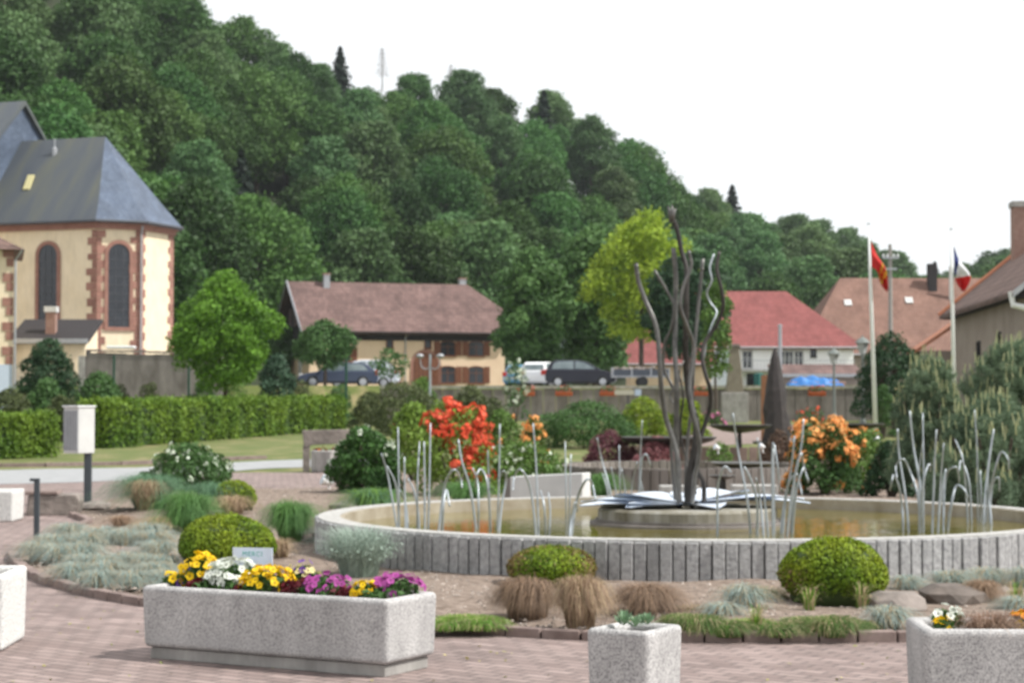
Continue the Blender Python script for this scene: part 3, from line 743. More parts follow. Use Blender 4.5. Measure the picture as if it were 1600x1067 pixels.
def near_house():
    ang = rad(-5)
    t = thing('grey_house', 'grey rendered house with dark tiled roof and red ridge at the right edge', 'house', (18.75, 70, .4), ang)
    # long side runs away from the camera: local y is its length
    L, W, He, Hr = 18.8, 7.4, 5.65, 8.65
    b = MB(); b.box(0, W, 0, L, -1, He); b.build('wall', M_GWALL, t)
    s = (Hr - He) / (W / 2)
    for y0, y1 in ((0, .25), (L - .25, L)):
        g = MB(); g.extr([(.01, He), (W - .01, He), (W / 2, Hr - .1)], y0, y1, 'y'); g.build('gable', M_WWALL if y0 == 0 else M_GWALL, t)
    r = MB(); ov = .55
    for sg in (0, 1):
        xe = -ov if sg == 0 else W + ov; ze = He - ov * s
        P4 = [(xe, -.5, ze), (xe, L + .5, ze), (W / 2, L + .5, Hr), (W / 2, -.5, Hr)]
        r.add(P4 + [(p[0], p[1], p[2] - .16) for p in P4], [(0, 1, 2, 3), (7, 6, 5, 4), (0, 4, 5, 1), (1, 5, 6, 2), (2, 6, 7, 3), (3, 7, 4, 0)])
    rf = r.build('roof', M_TILED, t)
    k = MB(); k.tube([(-ov, L + .5, He - ov * s + .05), (W / 2, L + .5, Hr + .06)], .13, 6); k.tube([(W / 2, -.5, Hr + .05), (W / 2, L + .5, Hr + .05)], .13, 6); k.build('ridge_tiles', M_RIDGE, t)
    v = MB(); v.extr([(-ov, He - ov * s - .2), (W / 2, Hr - .2), (W / 2, Hr + .03), (-ov, He - ov * s + .03)], -.58, -.51, 'y'); v.build('bargeboard', M_ZINC, t)
    e = MB(); e.box(-.5, -.02, 0, L, He - .62, He - .38); e.build('soffit', M_TIMBER, t)
    g = MB(); g.tube([(-.55, -.2, He - .42), (-.5, -.25, He - .9), (.35, -.22, He - 1.1), (.55, -.15, He - 1.5), (.55, -.12, -.5)], .12, 8); g.build('downpipe', M_WHITE, t)
    c = MB(); c.box(W / 2 - 1.3, W / 2 - .5, L - 2.4, L - 1.5, Hr - 1.6, Hr + 1.35); kk = c.build('chimney', M_BRICK, rf)
    c = MB(); c.box(W / 2 - 1.37, W / 2 - .43, L - 2.47, L - 1.43, Hr + 1.35, Hr + 1.6); c.build('cap', M_CONC, kk)
    F = fmat(0, L, rad(-90))
    window(t, F, 7.5, 8.1, 2.6, 3.7, M_TIMBER, mull=0); window(t, F, 12.8, 13.3, 3.2, 3.9, M_TIMBER, mull=0)
    b = MB(); b.box(-1.5, 2.5, L + .01, L + 3.2, -1, 3.6); b.build('extension', M_GWALL, t)
    b = MB(); b.add([(-1.9, L + .02, 3.5), (-1.9, L + 3.6, 3.5), (.9, L + 3.6, 5.4), (.9, L + .02, 5.4), (-1.9, L + .02, 3.35), (-1.9, L + 3.6, 3.35), (.9, L + 3.6, 5.25), (.9, L + .02, 5.25)], [(0, 1, 2, 3), (7, 6, 5, 4), (0, 4, 5, 1), (1, 5, 6, 2), (2, 6, 7, 3), (3, 7, 4, 0)]); b.build('extension_roof', M_RIDGE, t)
near_house()

def park_wall():
    t = thing('car_park_wall', 'long brown concrete retaining wall below the parked cars', 'wall', (0, 94.6, 0))
    b = MB(); x = -6.5
    while x < 18.5:
        w = .62; b.box(x, x + w - .03, 0, .3, .3, 2.28 + random.uniform(-.02, .02)); x += w
    b.build('panels', M_CONCD, t)
    c = MB(); c.box(-6.5, 18.6, -.06, .36, 2.31, 2.42); c.build('coping', M_CONC, t)
    p = MB()
    for x in (X(1150, 94), ): p.box(x - .42, x + .42, -.25, .32, .3, 2.5)
    p.build('pier', M_CONC, t)
park_wall()
# ================================================================== TREES
LF = {}
DOME = lambda t: 1 - .72 * t ** 3
LF['wood'] = leaf('beech_leaves', (.070, .152, .031), (.040, .098, .023), isl=.2, objr=.46, hue=.018, transl=.25)
LF['woodp'] = leaf('ash_leaves', (.115, .20, .070), (.072, .145, .050), isl=.2, objr=.25, hue=.02, transl=.25)
LF['ash'] = leaf('pale_ash_leaves', (.105, .20, .055), (.065, .14, .040), isl=.25, transl=.25)
LF['con'] = leaf('spruce_needles', (.017, .036, .021), (.011, .024, .015), isl=.4, objr=.2, transl=.1)
LF['dead'] = leaf('dead_twigs', (.13, .10, .085), (.085, .065, .055), isl=.3, transl=.0)
LF['bright'] = leaf('maple_leaves', (.15, .30, .030), (.09, .20, .022), isl=.4, transl=.35)
LF['yellow'] = leaf('golden_robinia_leaves', (.36, .46, .045), (.22, .33, .035), isl=.3, transl=.35)
LF['dark'] = leaf('dark_leaves', (.038, .085, .034), (.025, .060, .025), isl=.3, transl=.2)
LF['mid'] = leaf('mid_green_leaves', (.075, .155, .042), (.048, .11, .03), isl=.3, transl=.25)
LF['light'] = leaf('light_green_leaves', (.13, .22, .045), (.08, .16, .035), isl=.4, transl=.3)
LF['olive'] = leaf('olive_green_leaves', (.10, .125, .045), (.065, .085, .032), isl=.4, transl=.25)
LF['blue'] = leaf('blue_spruce_needles', (.05, .10, .055), (.032, .07, .038), isl=.4, transl=.1)

def crown_mesh(name, lobes, n, size, mat, jit=.75, lo=.55, hi=1.15, asp=.62, extra=.22):
    C, N_ = lobes_cloud(lobes, n, lo, hi)
    k = int(n * extra)
    C2 = C[:k] + N_[:k] * RNG.uniform(.1, .5, (k, 1)) * np.mean([l[3] for l in lobes]) * .6
    C = np.concatenate([C, C2]); N_ = np.concatenate([N_, N_[:k]])
    return quads_mesh(name, leaves(C, N_, size, asp, jit), mat)
def conifer_mesh(name, H, R, n, size, mat, z0=.8):
    t = RNG.uniform(0, 1, n) ** 1.0; lay = np.floor(t * 13) / 13 + RNG.uniform(0, .05, n)
    a = RNG.uniform(0, 2 * math.pi, n); r = R * (1 - lay) ** .85 * RNG.uniform(.25, 1.0, n) * (.8 + .3 * np.sin(a * 3 + lay * 40))
    z = z0 + (H - z0) * lay - r * .28
    C = np.stack([np.cos(a) * r, np.sin(a) * r, z], 1); N_ = np.stack([np.cos(a) * .5, np.sin(a) * .5, np.full(n, .8)], 1)
    return quads_mesh(name, leaves(C, N_, size, .4, .45), mat)
def dead_mesh(name, H, mat):
    b = MB(); r = random.Random(5); b.tube([(0, 0, -1), (.1, 0, H * .5), (0, .1, H)], [.2, .12, .03], 5)
    for k in range(46):
        z = H * (.3 + .68 * k / 46); a = k * 2.4; L = (1 - z / H) * 3.2 + .5
        p = Vector((0, 0, z)); q = p + Vector((math.cos(a) * L, math.sin(a) * L, -.1 * L + r.uniform(-.2, .5)))
        b.tube([p, (p + q) / 2 + Vector((0, 0, .12)), q], [.06, .04, .025], 4)
        for j in range(3):
            s = p.lerp(q, .35 + .2 * j); b.tube([s, s + Vector((r.uniform(-.6, .6), r.uniform(-.6, .6), r.uniform(-.5, .2)))], [.05, .03], 3)
    o = b.build(name, mat); d = o.data; bpy.data.objects.remove(o); return d

# the wood on the hillside: every tree its own thing, sharing a few crown meshes
protos = []
for k in range(6):
    H = 12 + (k % 3) * 1.3; R = 5.0 + (k % 2) * .9
    lob = rand_lobes(R, H * .86, H * .14, 15 + k, rs=(.22, .40), seed=20 + k, flat=.85)
    protos.append(('broadleaf_tree', crown_mesh('crown', lob, 10500, .46, LF['woodp'] if k in (2,) else LF['wood'], jit=1.0, lo=.45, hi=1.22, extra=.3), trunk_mesh('trunk', H * .7, .28, .1, M_BARK, 5, R * .7, k), 'tree'))
conp = [('spruce_tree', conifer_mesh('crown', 15, 4.3, 7500, .75, LF['con']), trunk_mesh('trunk', 14, .22, .04, M_BARK, 0), 'tree'),
        ('spruce_tree', conifer_mesh('crown', 12, 3.9, 6500, .7, LF['con']), trunk_mesh('trunk', 11, .2, .04, M_BARK, 0), 'tree')]
deadm = dead_mesh('crown', 13, LF['dead'])
def plant_tree(pr, x, y, sc, label, group=None, z=None, rz=None, sz=None):
    t = thing(pr[0], label, 'tree', (x, y, (tz(x, y) if z is None else z)), random.uniform(0, 6.28) if rz is None else rz, group)
    t.scale = (sc, sc, sz or sc)
    link('crown', pr[1], t)
    if pr[2]: link('trunk', pr[2], t)
    return t
rw = random.Random(99); cnt = 0
y = 158.0; row = 0
while y < 640:
    st = 12.2 * (y / 260) ** .55
    u = -.300 + (row % 2) * st / y * .5
    while u < .29:
        uu = u + rw.uniform(-.35, .35) * st / y; yy = y + rw.uniform(-.4, .4) * st; x = uu * yy
        F, R = interp(uu, FOOT), interp(uu, RIDGE)
        zone = 'behind the church' if uu < -.17 else 'above the round maple' if uu < -.11 else 'above the farmhouse roof' if uu < -.007 else 'above the golden robinia' if uu < .093 else 'above the red and brown roofs'
        tt = (yy - F) / (R - F); slope = 'lower' if tt < .33 else 'middle' if tt < .67 else 'upper'
        if F - 1 < yy < R + 4 and not (yy < 192 and -.125 < uu < .02) and not (yy < 205 and uu > .09):
            near_ridge = yy > R - 25
            browny = .0 if not (-.055 < uu < -.012 and yy > R - 70) else .0
            if uu > .19 and rw.random() < .45 or rw.random() < .05:
                plant_tree(conp[rw.randrange(2)], x, yy, rw.uniform(.75, 1.0), 'dark spruce on the %s slope of the hill %s' % (slope, zone), 'spruces scattered through the hillside wood')
            elif rw.random() < browny:
                plant_tree(('bare_tree', deadm, None), x, yy, rw.uniform(.8, 1.0), 'bare greyish brown tree on the %s slope of the hill' % slope, 'bare trees high on the slope')
            else:
                pr = protos[rw.randrange(6) if uu < -.03 else rw.choice((0, 1, 2, 2, 2, 3, 4, 5))]
                plant_tree(pr, x, yy, rw.uniform(.85, 1.3) * (y / 260) ** .12, 'green broadleaf tree on the %s slope of the hill %s' % (slope, zone), 'broadleaf trees of the hillside wood')
            cnt += 1
        u += st / y
    y += st * .92; row += 1
u = -.20
while u < .25:                                   # the row along the ridge
    d = interp(u, RIDGE) - rw.uniform(0, 9)
    if tz(u * d, d) > 8:
        plant_tree(protos[rw.randrange(6)], u * d, d, rw.uniform(.55, 1.12), 'broadleaf tree on the hill crest against white sky ' + ('behind the church' if u < -.11 else 'above the farmhouse' if u < -.007 else 'above the golden robinia' if u < .093 else 'above the red and brown roofs'), 'trees along the crest of the hill'); cnt += 1
    u += 8.5 / d
print('forest trees', cnt)
# trees one can pick out on the skyline
for px, py, sc, pr, lab in ((850, 140, 1.15, conp[0], 'dark pointed spruce standing alone above the ridge trees in the middle'),
                            (1145, 288, 1.25, conp[1], 'dark spruce with ragged top on the lower skyline behind the steel sculpture'),
                            (530, 72, .9, conp[1], 'small pointed spruce rising above the upper left skyline'),
                            (1462, 408, 1.0, conp[1], 'thin spruce on the far ridge left of the tricolour flag')):
    u = (px - 800) / FOC; d = interp(u, RIDGE) - 6; zt = P(px, py, d).z
    H = 15 * sc if pr is conp[0] else 12 * sc
    plant_tree(pr, u * d, d, sc, lab, z=zt - H)
u = (704 - 800) / FOC; d = interp(u, RIDGE) - 8; plant_tree(('bare_tree', deadm, None), u * d, d, .62, 'tall bare dead tree whose twigs stand against the white sky', z=P(704, 100, d).z - 8.1)
u = (596 - 800) / FOC; d = interp(u, RIDGE) - 8; plant_tree(('bare_tree', deadm, None), u * d, d, .6, 'sparse thin tree reaching above the left part of the ridge', z=P(596, 74, d).z - 7.8)

def tree_at(name, label, px0, px1, pytop, pybase, d, mat, n, size, nl=14, seed=1, z0f=.22, trunkr=.12, rs=(.26, .42), limbs=6, jit=.6, shape=None, flat=.85, cat='tree', depth=1.0, zb=None, lo=.7):
    x = X((px0 + px1) / 2, d); z = tz(x, d) if zb is None else zb
    H = P(0, pytop, d).z - z; R = (px1 - px0) / 2 / FOC * d
    t = thing(name, label, cat, (x, d, z), seed * 1.3)
    lob = rand_lobes(R, H * (1 - z0f), H * z0f, nl, rs, seed, flat=flat, shape=shape)
    link('crown', crown_mesh('crown', lob, n, size, LF[mat] if isinstance(mat, str) else mat, jit=jit, lo=lo), t)
    link('trunk', trunk_mesh('trunk', H * .75, trunkr, trunkr * .35, M_BARK, limbs, R * .7, seed), t)
    return t
tree_at('maple_tree', 'round bright green maple standing behind the clipped hedge', 262, 440, 427, 612, 84, 'bright', 15000, .17, 24, 3, .22, .11, rs=(.2, .34))
tree_at('small_tree', 'small dark green round-headed tree in front of the farmhouse', 458, 558, 503, 612, 104, 'mid', 5200, .19, 14, 4, .30, .09)
tree_at('round_shrub', 'rounded blue green bush beside the maple and the green fence post', 396, 470, 553, 632, 80, 'blue', 5500, .13, 14, 5, .0, .05, cat='shrub', shape=DOME)
tree_at('ash_tree', 'big green ash tree right of the farmhouse roof', 765, 900, 388, 604, 128, 'ash', 13000, .34, 26, 6, .08, .2, rs=(.2, .34))
tree_at('ash_tree', 'big green ash tree behind the black parked car', 850, 1010, 362, 604, 134, 'ash', 14000, .36, 28, 8, .08, .2, rs=(.2, .34))
tree_at('lime_tree', 'pale fresh green tree above the dark ash crowns', 880, 990, 352, 590, 150, 'ash', 9000, .4, 18, 9, .1, .2)
tree_at('golden_tree', 'yellow green robinia crown behind the top of the steel sculpture', 905, 1100, 330, 604, 124, 'yellow', 12500, .28, 30, 11, .24, .16, rs=(.16, .30), jit=.9, lo=.3)
tree_at('red_chestnut_tree', 'dark green tree with a few red blossoms behind the sculpture', 1002, 1150, 398, 604, 116, 'dark', 12500, .27, 24, 12, .24, .13, rs=(.22, .36))
tree_at('young_tree', 'slender light green young tree just right of the sculpture pipes', 1088, 1150, 440, 612, 88, 'light', 2600, .16, 9, 13, .22, .06)
tree_at('weeping_tree', 'dark dome-shaped weeping tree beside the white flagpole', 1328, 1462, 522, 640, 72, 'dark', 9500, .12, 18, 15, .12, .07, shape=DOME)
tree_at('dark_shrub', 'large dark evergreen bush below the annex roof at the left', 22, 128, 530, 622, 88, 'dark', 8000, .15, 16, 16, .0, .07, cat='shrub', shape=DOME)
tree_at('rounded_shrub', 'dark rounded bush in front of the grey retaining wall', 106, 204, 583, 650, 80, 'mid', 6000, .13, 14, 17, .0, .05, cat='shrub', shape=DOME)
tree_at('garden_shrub', 'light green bush behind the short hedge at the left edge', -30, 60, 608, 672, 70, 'olive', 4500, .12, 12, 18, .0, .04, cat='shrub', shape=DOME)
tree_at('garden_shrub', 'green bush between the short hedge and the dark evergreen', 35, 110, 592, 665, 72, 'mid', 4500, .12, 12, 19, .0, .04, cat='shrub', shape=DOME)
tree_at('grey_shrub', 'grey green scrubby bush behind the metal cabinet', 66, 128, 618, 690, 66, 'olive', 3500, .1, 10, 21, .0, .04, cat='shrub', shape=DOME)
t_ = tree_at('sapling', 'thin sapling with sparse leaves in front of the farmhouse wall', 575, 645, 545, 612, 100, 'mid', 700, .17, 9, 22, .2, .04, jit=1.0)

# hillside foot shrubs hide the seam between the houses and the wood
fs = [(-25, 25, 168), (300, 420, 160), (395, 470, 172), (440, 560, 196), (560, 690, 200), (680, 790, 200), (1130, 1210, 215), (1195, 1290, 225), (1270, 1380, 235), (1380, 1460, 240)]
for i, (a, c, d) in enumerate(fs):
    lab = ['', 'leafy tree at the hill foot seen just right of the church', 'leafy tree at the hill foot behind the maple top', 'leafy tree right behind the left chimney of the farmhouse', 'leafy tree behind the middle of the farmhouse ridge', 'leafy tree behind the right chimney of the farmhouse', 'leafy tree just behind the left part of the red roof', 'leafy tree rising between the red and the brown roof', 'leafy tree right behind the brown roof beside the red flag', 'leafy tree behind the chimney of the brown roof'][i]
    if i == 0: lab = 'leafy tree at the far left behind the church nave'
    plant_tree(protos[i % 6], X((a + c) / 2, d), d, (c - a) / FOC * d / 10.2, lab, 'trees along the foot of the hill')

# ------------------------------------------------------------------ hedges
def hedge(name, label, A, B, w, h0, h1, mat, n, size, seed=0, round_top=.12):
    """clipped hedge from A to B (ground points)"""
    d = B - A; L = d.xy.length; ang = math.atan2(d.y, d.x)
    s = RNG.uniform(0, 1, n); side = RNG.uniform(0, 1, n); C = np.zeros((n, 3)); Nn = np.zeros((n, 3))
    h = h0 + (h1 - h0) * s; bump = .07 * np.sin(s * L * 1.7) + .06 * np.sin(s * L * 4.3 + 1)
    f = side < .42; k = (side >= .42) & (side < .6); tp = (side >= .6) & (side < .93); e = side >= .93
    zz = RNG.uniform(0, 1, n)
    C[:, 0] = s * L
    C[f, 1] = -w / 2 - bump[f]; C[f, 2] = (zz * h)[f]; Nn[f] = (0, -1, .15)
    C[k, 1] = w / 2; C[k, 2] = (zz * h)[k]; Nn[k] = (0, 1, .15)
    C[tp, 1] = (zz[tp] - .5) * w; C[tp, 2] = h[tp] + bump[tp] * .8 + RNG.normal(size=tp.sum()) * .025; Nn[tp] = (0, 0, 1)
    ee = RNG.uniform(0, 1, n) < .5
    C[e, 0] = np.where(ee[e], 0, L); C[e, 1] = (RNG.uniform(-.5, .5, n) * w)[e]; C[e, 2] = (zz * h)[e]; Nn[e] = np.where(ee[e], -1, 1)[:, None] * np.array([1, 0, .1])
    C += RNG.normal(size=(n, 3)) * .06
    zs = (B.z - A.z) * C[:, 0] / L; C[:, 2] += zs
    o = link(name, quads_mesh(name, leaves(C, Nn, size, .65, .75), LF[mat]))
    o.location = A; o.rotation_euler = (0, 0, ang)
    tag(o, label, 'hedge')
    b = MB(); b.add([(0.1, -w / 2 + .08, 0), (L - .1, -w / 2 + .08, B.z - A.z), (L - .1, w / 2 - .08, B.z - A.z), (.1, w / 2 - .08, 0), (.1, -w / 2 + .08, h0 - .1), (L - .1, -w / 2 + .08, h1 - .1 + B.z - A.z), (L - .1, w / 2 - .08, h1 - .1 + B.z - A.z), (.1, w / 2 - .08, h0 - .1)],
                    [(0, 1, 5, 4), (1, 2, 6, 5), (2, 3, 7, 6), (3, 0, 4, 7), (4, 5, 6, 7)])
    b.build('dark_hedge_core', nmat('hedge_core', (.022, .045, .014), (.03, .055, .018)), o)  # solid dark green core filling the hedge behind its leaves
LF['hedge'] = leaf('hornbeam_leaves', (.17, .26, .028), (.075, .155, .018), isl=.4, transl=.3, scale=1.1)
hedge('clipped_hedge', 'long clipped bright green hedge between the cabinet and the octagonal planter', GT(148, 700), GT(518, 672), 1.1, 1.42, 1.28, 'hedge', 26000, .12)
hedge('clipped_hedge', 'short clipped hedge end at the left edge of the lawn', GT(-140, 722), GT(68, 713), 1.1, 1.18, 1.15, 'hedge', 16000, .09)
# ================================================================== FOUNTAIN
BX, BY = BASC; RIM = .41; WL = .29
def fountain():
    t = thing('fountain_basin', 'large round basin ringed with upright rough granite blocks', 'basin', (BX, BY, 0))
    b = MB(); c = MB(); n = 224; r = random.Random(4)
    for i in range(n):
        a0, a1 = 2 * math.pi * i / n + .0016, 2 * math.pi * (i + 1) / n - .0016
        ro = BASR + r.uniform(-.016, .016); h = RIM + r.uniform(-.006, .006); ri = BASR - .24
        m = (a0 + a1) / 2
        ring = [(ro * math.cos(a), ro * math.sin(a)) for a in (a0, m, a1)] + [(ri * math.cos(a), ri * math.sin(a)) for a in (a1, a0)]
        b.prism(ring, -.1, h)
    b.build('stone_ring', [M_GRANITE], t, bevel=.006, seg=1)
    n = 120
    def ann(b, r0, r1, z0, z1):
        vs = [(r_ * math.cos(2 * math.pi * i / n), r_ * math.sin(2 * math.pi * i / n), z) for r_, z in ((r0, z0), (r1, z0), (r1, z1), (r0, z1)) for i in range(n)]
        b.add(vs, [(k * n + i, k * n + (i + 1) % n, ((k + 1) % 4) * n + (i + 1) % n, ((k + 1) % 4) * n + i) for k in range(4) for i in range(n)])
    c = MB(); ann(c, BASR - .26, BASR - .035, RIM - .03, RIM + .014); c.build('rim', M_RIM, t, smooth=False)
    c = MB(); ann(c, BASR - .31, BASR - .245, -.05, RIM + .006); c.build('lining', nmat('limey_lining', (.24, .20, .14), (.40, .36, .29), scale=3, rough=.8), t)
    c = MB(); c.disc(BASR - .3, 0); c.build('floor', nmat('algae_floor', (.10, .085, .02), (.16, .13, .04), scale=2), t)
fountain()
def water():
    m = bpy.data.materials.new('murky_water'); m.use_nodes = True; n, l = m.node_tree.nodes, m.node_tree.links
    p = n['Principled BSDF']; p.inputs['Roughness'].default_value = .04; p.inputs['IOR'].default_value = 1.33
    tc = n.new('ShaderNodeTexCoord'); a = n.new('ShaderNodeTexNoise'); a.inputs['Scale'].default_value = .9; a.inputs['Detail'].default_value = 4
    l.new(tc.outputs['Object'], a.inputs['Vector'])
    r = n.new('ShaderNodeValToRGB'); r.color_ramp.elements[0].color = (.095, .082, .012, 1); r.color_ramp.elements[0].position = .35
    r.color_ramp.elements[1].color = (.17, .14, .03, 1); r.color_ramp.elements[1].position = .65
    l.new(a.outputs[0], r.inputs[0]); l.new(r.outputs[0], p.inputs['Base Color'])
    w = n.new('ShaderNodeTexNoise'); w.inputs['Scale'].default_value = 5; w.inputs['Detail'].default_value = 3
    l.new(tc.outputs['Object'], w.inputs['Vector'])
    b = n.new('ShaderNodeBump'); b.inputs['Strength'].default_value = .22; b.inputs['Distance'].default_value = .02
    l.new(w.outputs[0], b.inputs['Height']); l.new(b.outputs[0], p.inputs['Normal'])
    q = MB(); q.disc(BASR - .3, 0, 90); o = q.build('water', m, smooth=False); o.location = (BX, BY, WL)
    tag(o, kind='structure')
water()
PX_, PY_ = X(1073, 20.9), 20.9
def pedestal():
    t = thing('fountain_pedestal', 'round weathered concrete pedestal under the steel sculpture', 'pedestal', (PX_, PY_, 0))
    b = MB(); b.lathe([(.97, 0), (.97, .445), (.94, .47), (0, .47)], n=48); b.build('drum', nmat('lime_stained_concrete', (.10, .085, .05), (.36, .35, .32), scale=3.2, rough=.85, stretch=(1.5, 1.5, .35), c3=(.23, .215, .175), bump=.3), t)
    b = MB(); b.lathe([(1.0, .33 - .0), (1.0, .35), (.972, .35), (.972, .33)], n=48); b.build('lip', M_CONCD, t)
    b = MB(); b.lathe([(1.06, .0), (1.06, .318), (.972, .325)], n=48); b.build('footing', M_CONCD, t)
pedestal()
SC = [  # polyline in photo pixels, radii bottom, top, material
    ([(995, 411), (999, 438), (1010, 469), (1026, 511), (1031, 567), (1034, 608), (1041, 650), (1054, 692), (1060, 725), (1061, 790)], .034, .028, 0, 20.7),
    ([(1021, 424), (1041, 457), (1051, 480), (1047, 514), (1037, 539), (1037, 575), (1048, 600), (1058, 625), (1054, 665), (1049, 705), (1056, 790)], .022, .018, 0, 21.1),
    ([(1053, 387), (1057, 435), (1056, 497), (1055, 553), (1057, 598), (1057, 664), (1059, 735), (1062, 790)], .036, .030, 0, 20.9),
    ([(1048, 334), (1058, 356), (1066, 393), (1073, 421), (1072, 457), (1072, 497), (1072, 553), (1075, 595), (1081, 636), (1088, 664), (1085, 706), (1076, 749), (1076, 790)], .050, .026, 1, 20.9),
    ([(1075, 393), (1079, 418), (1066, 449), (1062, 480), (1072, 508), (1083, 536), (1082, 567), (1077, 605), (1083, 650), (1093, 695), (1086, 745), (1081, 790)], .026, .02, 0, 20.6),
    ([(1099, 404), (1093, 469), (1087, 525), (1083, 581), (1080, 640), (1074, 700), (1070, 790)], .02, .022, 0, 21.2),
    ([(1117, 396), (1110, 418), (1113, 438), (1106, 457), (1112, 472), (1121, 487), (1112, 508), (1104, 533), (1100, 560)], .010, .013, 2, 20.95),
    ([(1124, 393), (1120, 421), (1127, 452), (1130, 480), (1120, 508), (1103, 533), (1097, 559), (1103, 590), (1109, 608), (1110, 636), (1100, 670), (1089, 701), (1089, 732), (1099, 754), (1100, 790)], .030, .022, 1, 20.85),
    ([(1062, 585), (1068, 620), (1064, 660), (1068, 700), (1084, 740), (1088, 790)], .018, .012, 1, 21.25),
    ([(1073, 560), (1064, 575), (1060, 600), (1048, 616), (1052, 630)], .012, .008, 0, 20.8)]
def sculpture():
    t = thing('steel_sculpture', 'tall fountain sculpture of wavy bent steel tubes rising from the pedestal', 'sculpture', (PX_, PY_, .47))
    for pts, rb, rt, m, d in SC:
        w = [P(x, y, d) - t.location for x, y in pts]; w[-1].z = min(w[-1].z, 0.0) if pts[-1][1] == 790 else w[-1].z
        # every tube sways a little in depth too
        k = len(w); ph = random.uniform(0, 6)
        for i, v in enumerate(w): v.y += .07 * math.sin(ph + i * 1.1) * math.sin(math.pi * i / max(1, k - 1)) + (.16 if i < k - 1 else 0) * math.sin(ph * 2) * (1 - i / k)
        w = smoothpts(w[::-1], 5); n = len(w)
        b = MB(); b.tube(w, [(rb + (rt - rb) * i / (n - 1)) * .88 for i in range(n)], 12)
        e = w[-1]; dr = (w[-1] - w[-2]).normalized()
        if m == 0 and rt > .015: b.tube([e - dr * .12, e - dr * .1], [rt * 1.12, rt * 1.12], 12); b.tube([e - dr * .005, e + dr * .006], [rt * .8, rt * .8], 12)
        b.build('tube', [M_STEEL, M_STEELD, M_GALV][m], t, smooth=True)
    # torn flame tip on the tallest tube
    f = MB(); tip = P(1050, 330, 20.9) - t.location
    for dx, dz, a in ((-.045, .06, .02), (.0, .07, -.01), (.045, .03, .015)): f.tube([tip + Vector((0, 0, -.12)), tip + Vector((dx * .5, a, -.01)), tip + Vector((dx, a, dz))], [.03, .022, .006], 6)
    f.build('flame_tip', M_STEEL, t, smooth=True)
    def petal(ang, L, W, rise, z0, curl=0.0, mat=M_SKYSTEEL):
        b = MB(); n, k = 14, 6; vs = []
        ca, sa = math.cos(ang), math.sin(ang)
        for s_ in (0, 1):
            for i in range(n + 1):
                u = i / n; wd = W * math.sin(math.pi * min(1, u * .93 + .05)) ** .8 * (1 - .25 * u)
                for j in range(k + 1):
                    v = j / k * 2 - 1; r_ = .12 + L * u
                    z = z0 + rise * math.sin(u * math.pi * .9) + curl * .55 * v * v * wd - s_ * .008 + .006 * math.sin(7 * u + 3 * v)
                    x = r_; y = v * wd / 2
                    vs.append((x * ca - y * sa, x * sa + y * ca, z))
        st = (n + 1) * (k + 1); fs = []
        for s_ in (0, 1):
            for i in range(n):
                for j in range(k):
                    a = s_ * st + i * (k + 1) + j; q = (a, a + k + 1, a + k + 2, a + 1); fs.append(q if s_ else q[::-1])
        b.add(vs, fs); b.build('petal', mat, t, smooth=True)
    for a, L, W, r_, z0, c in ((198, 1.12, .55, .02, .045, .1), (168, 1.05, .5, .05, .05, .12), (140, .9, .5, .10, .06, .2), (222, .8, .45, .02, .035, .15), 
                              (290, .62, .42, .02, .035, .2), (350, 1.2, .42, .06, .06, .14), (12, 1.22, .45, .07, .08, .1), (45, .95, .5, .14, .08, .2), (75, .8, .45, .10, .06, .25)):
        petal(rad(a), L, W * 1.35, r_ * .55, z0 * .8, c * .5)
sculpture()

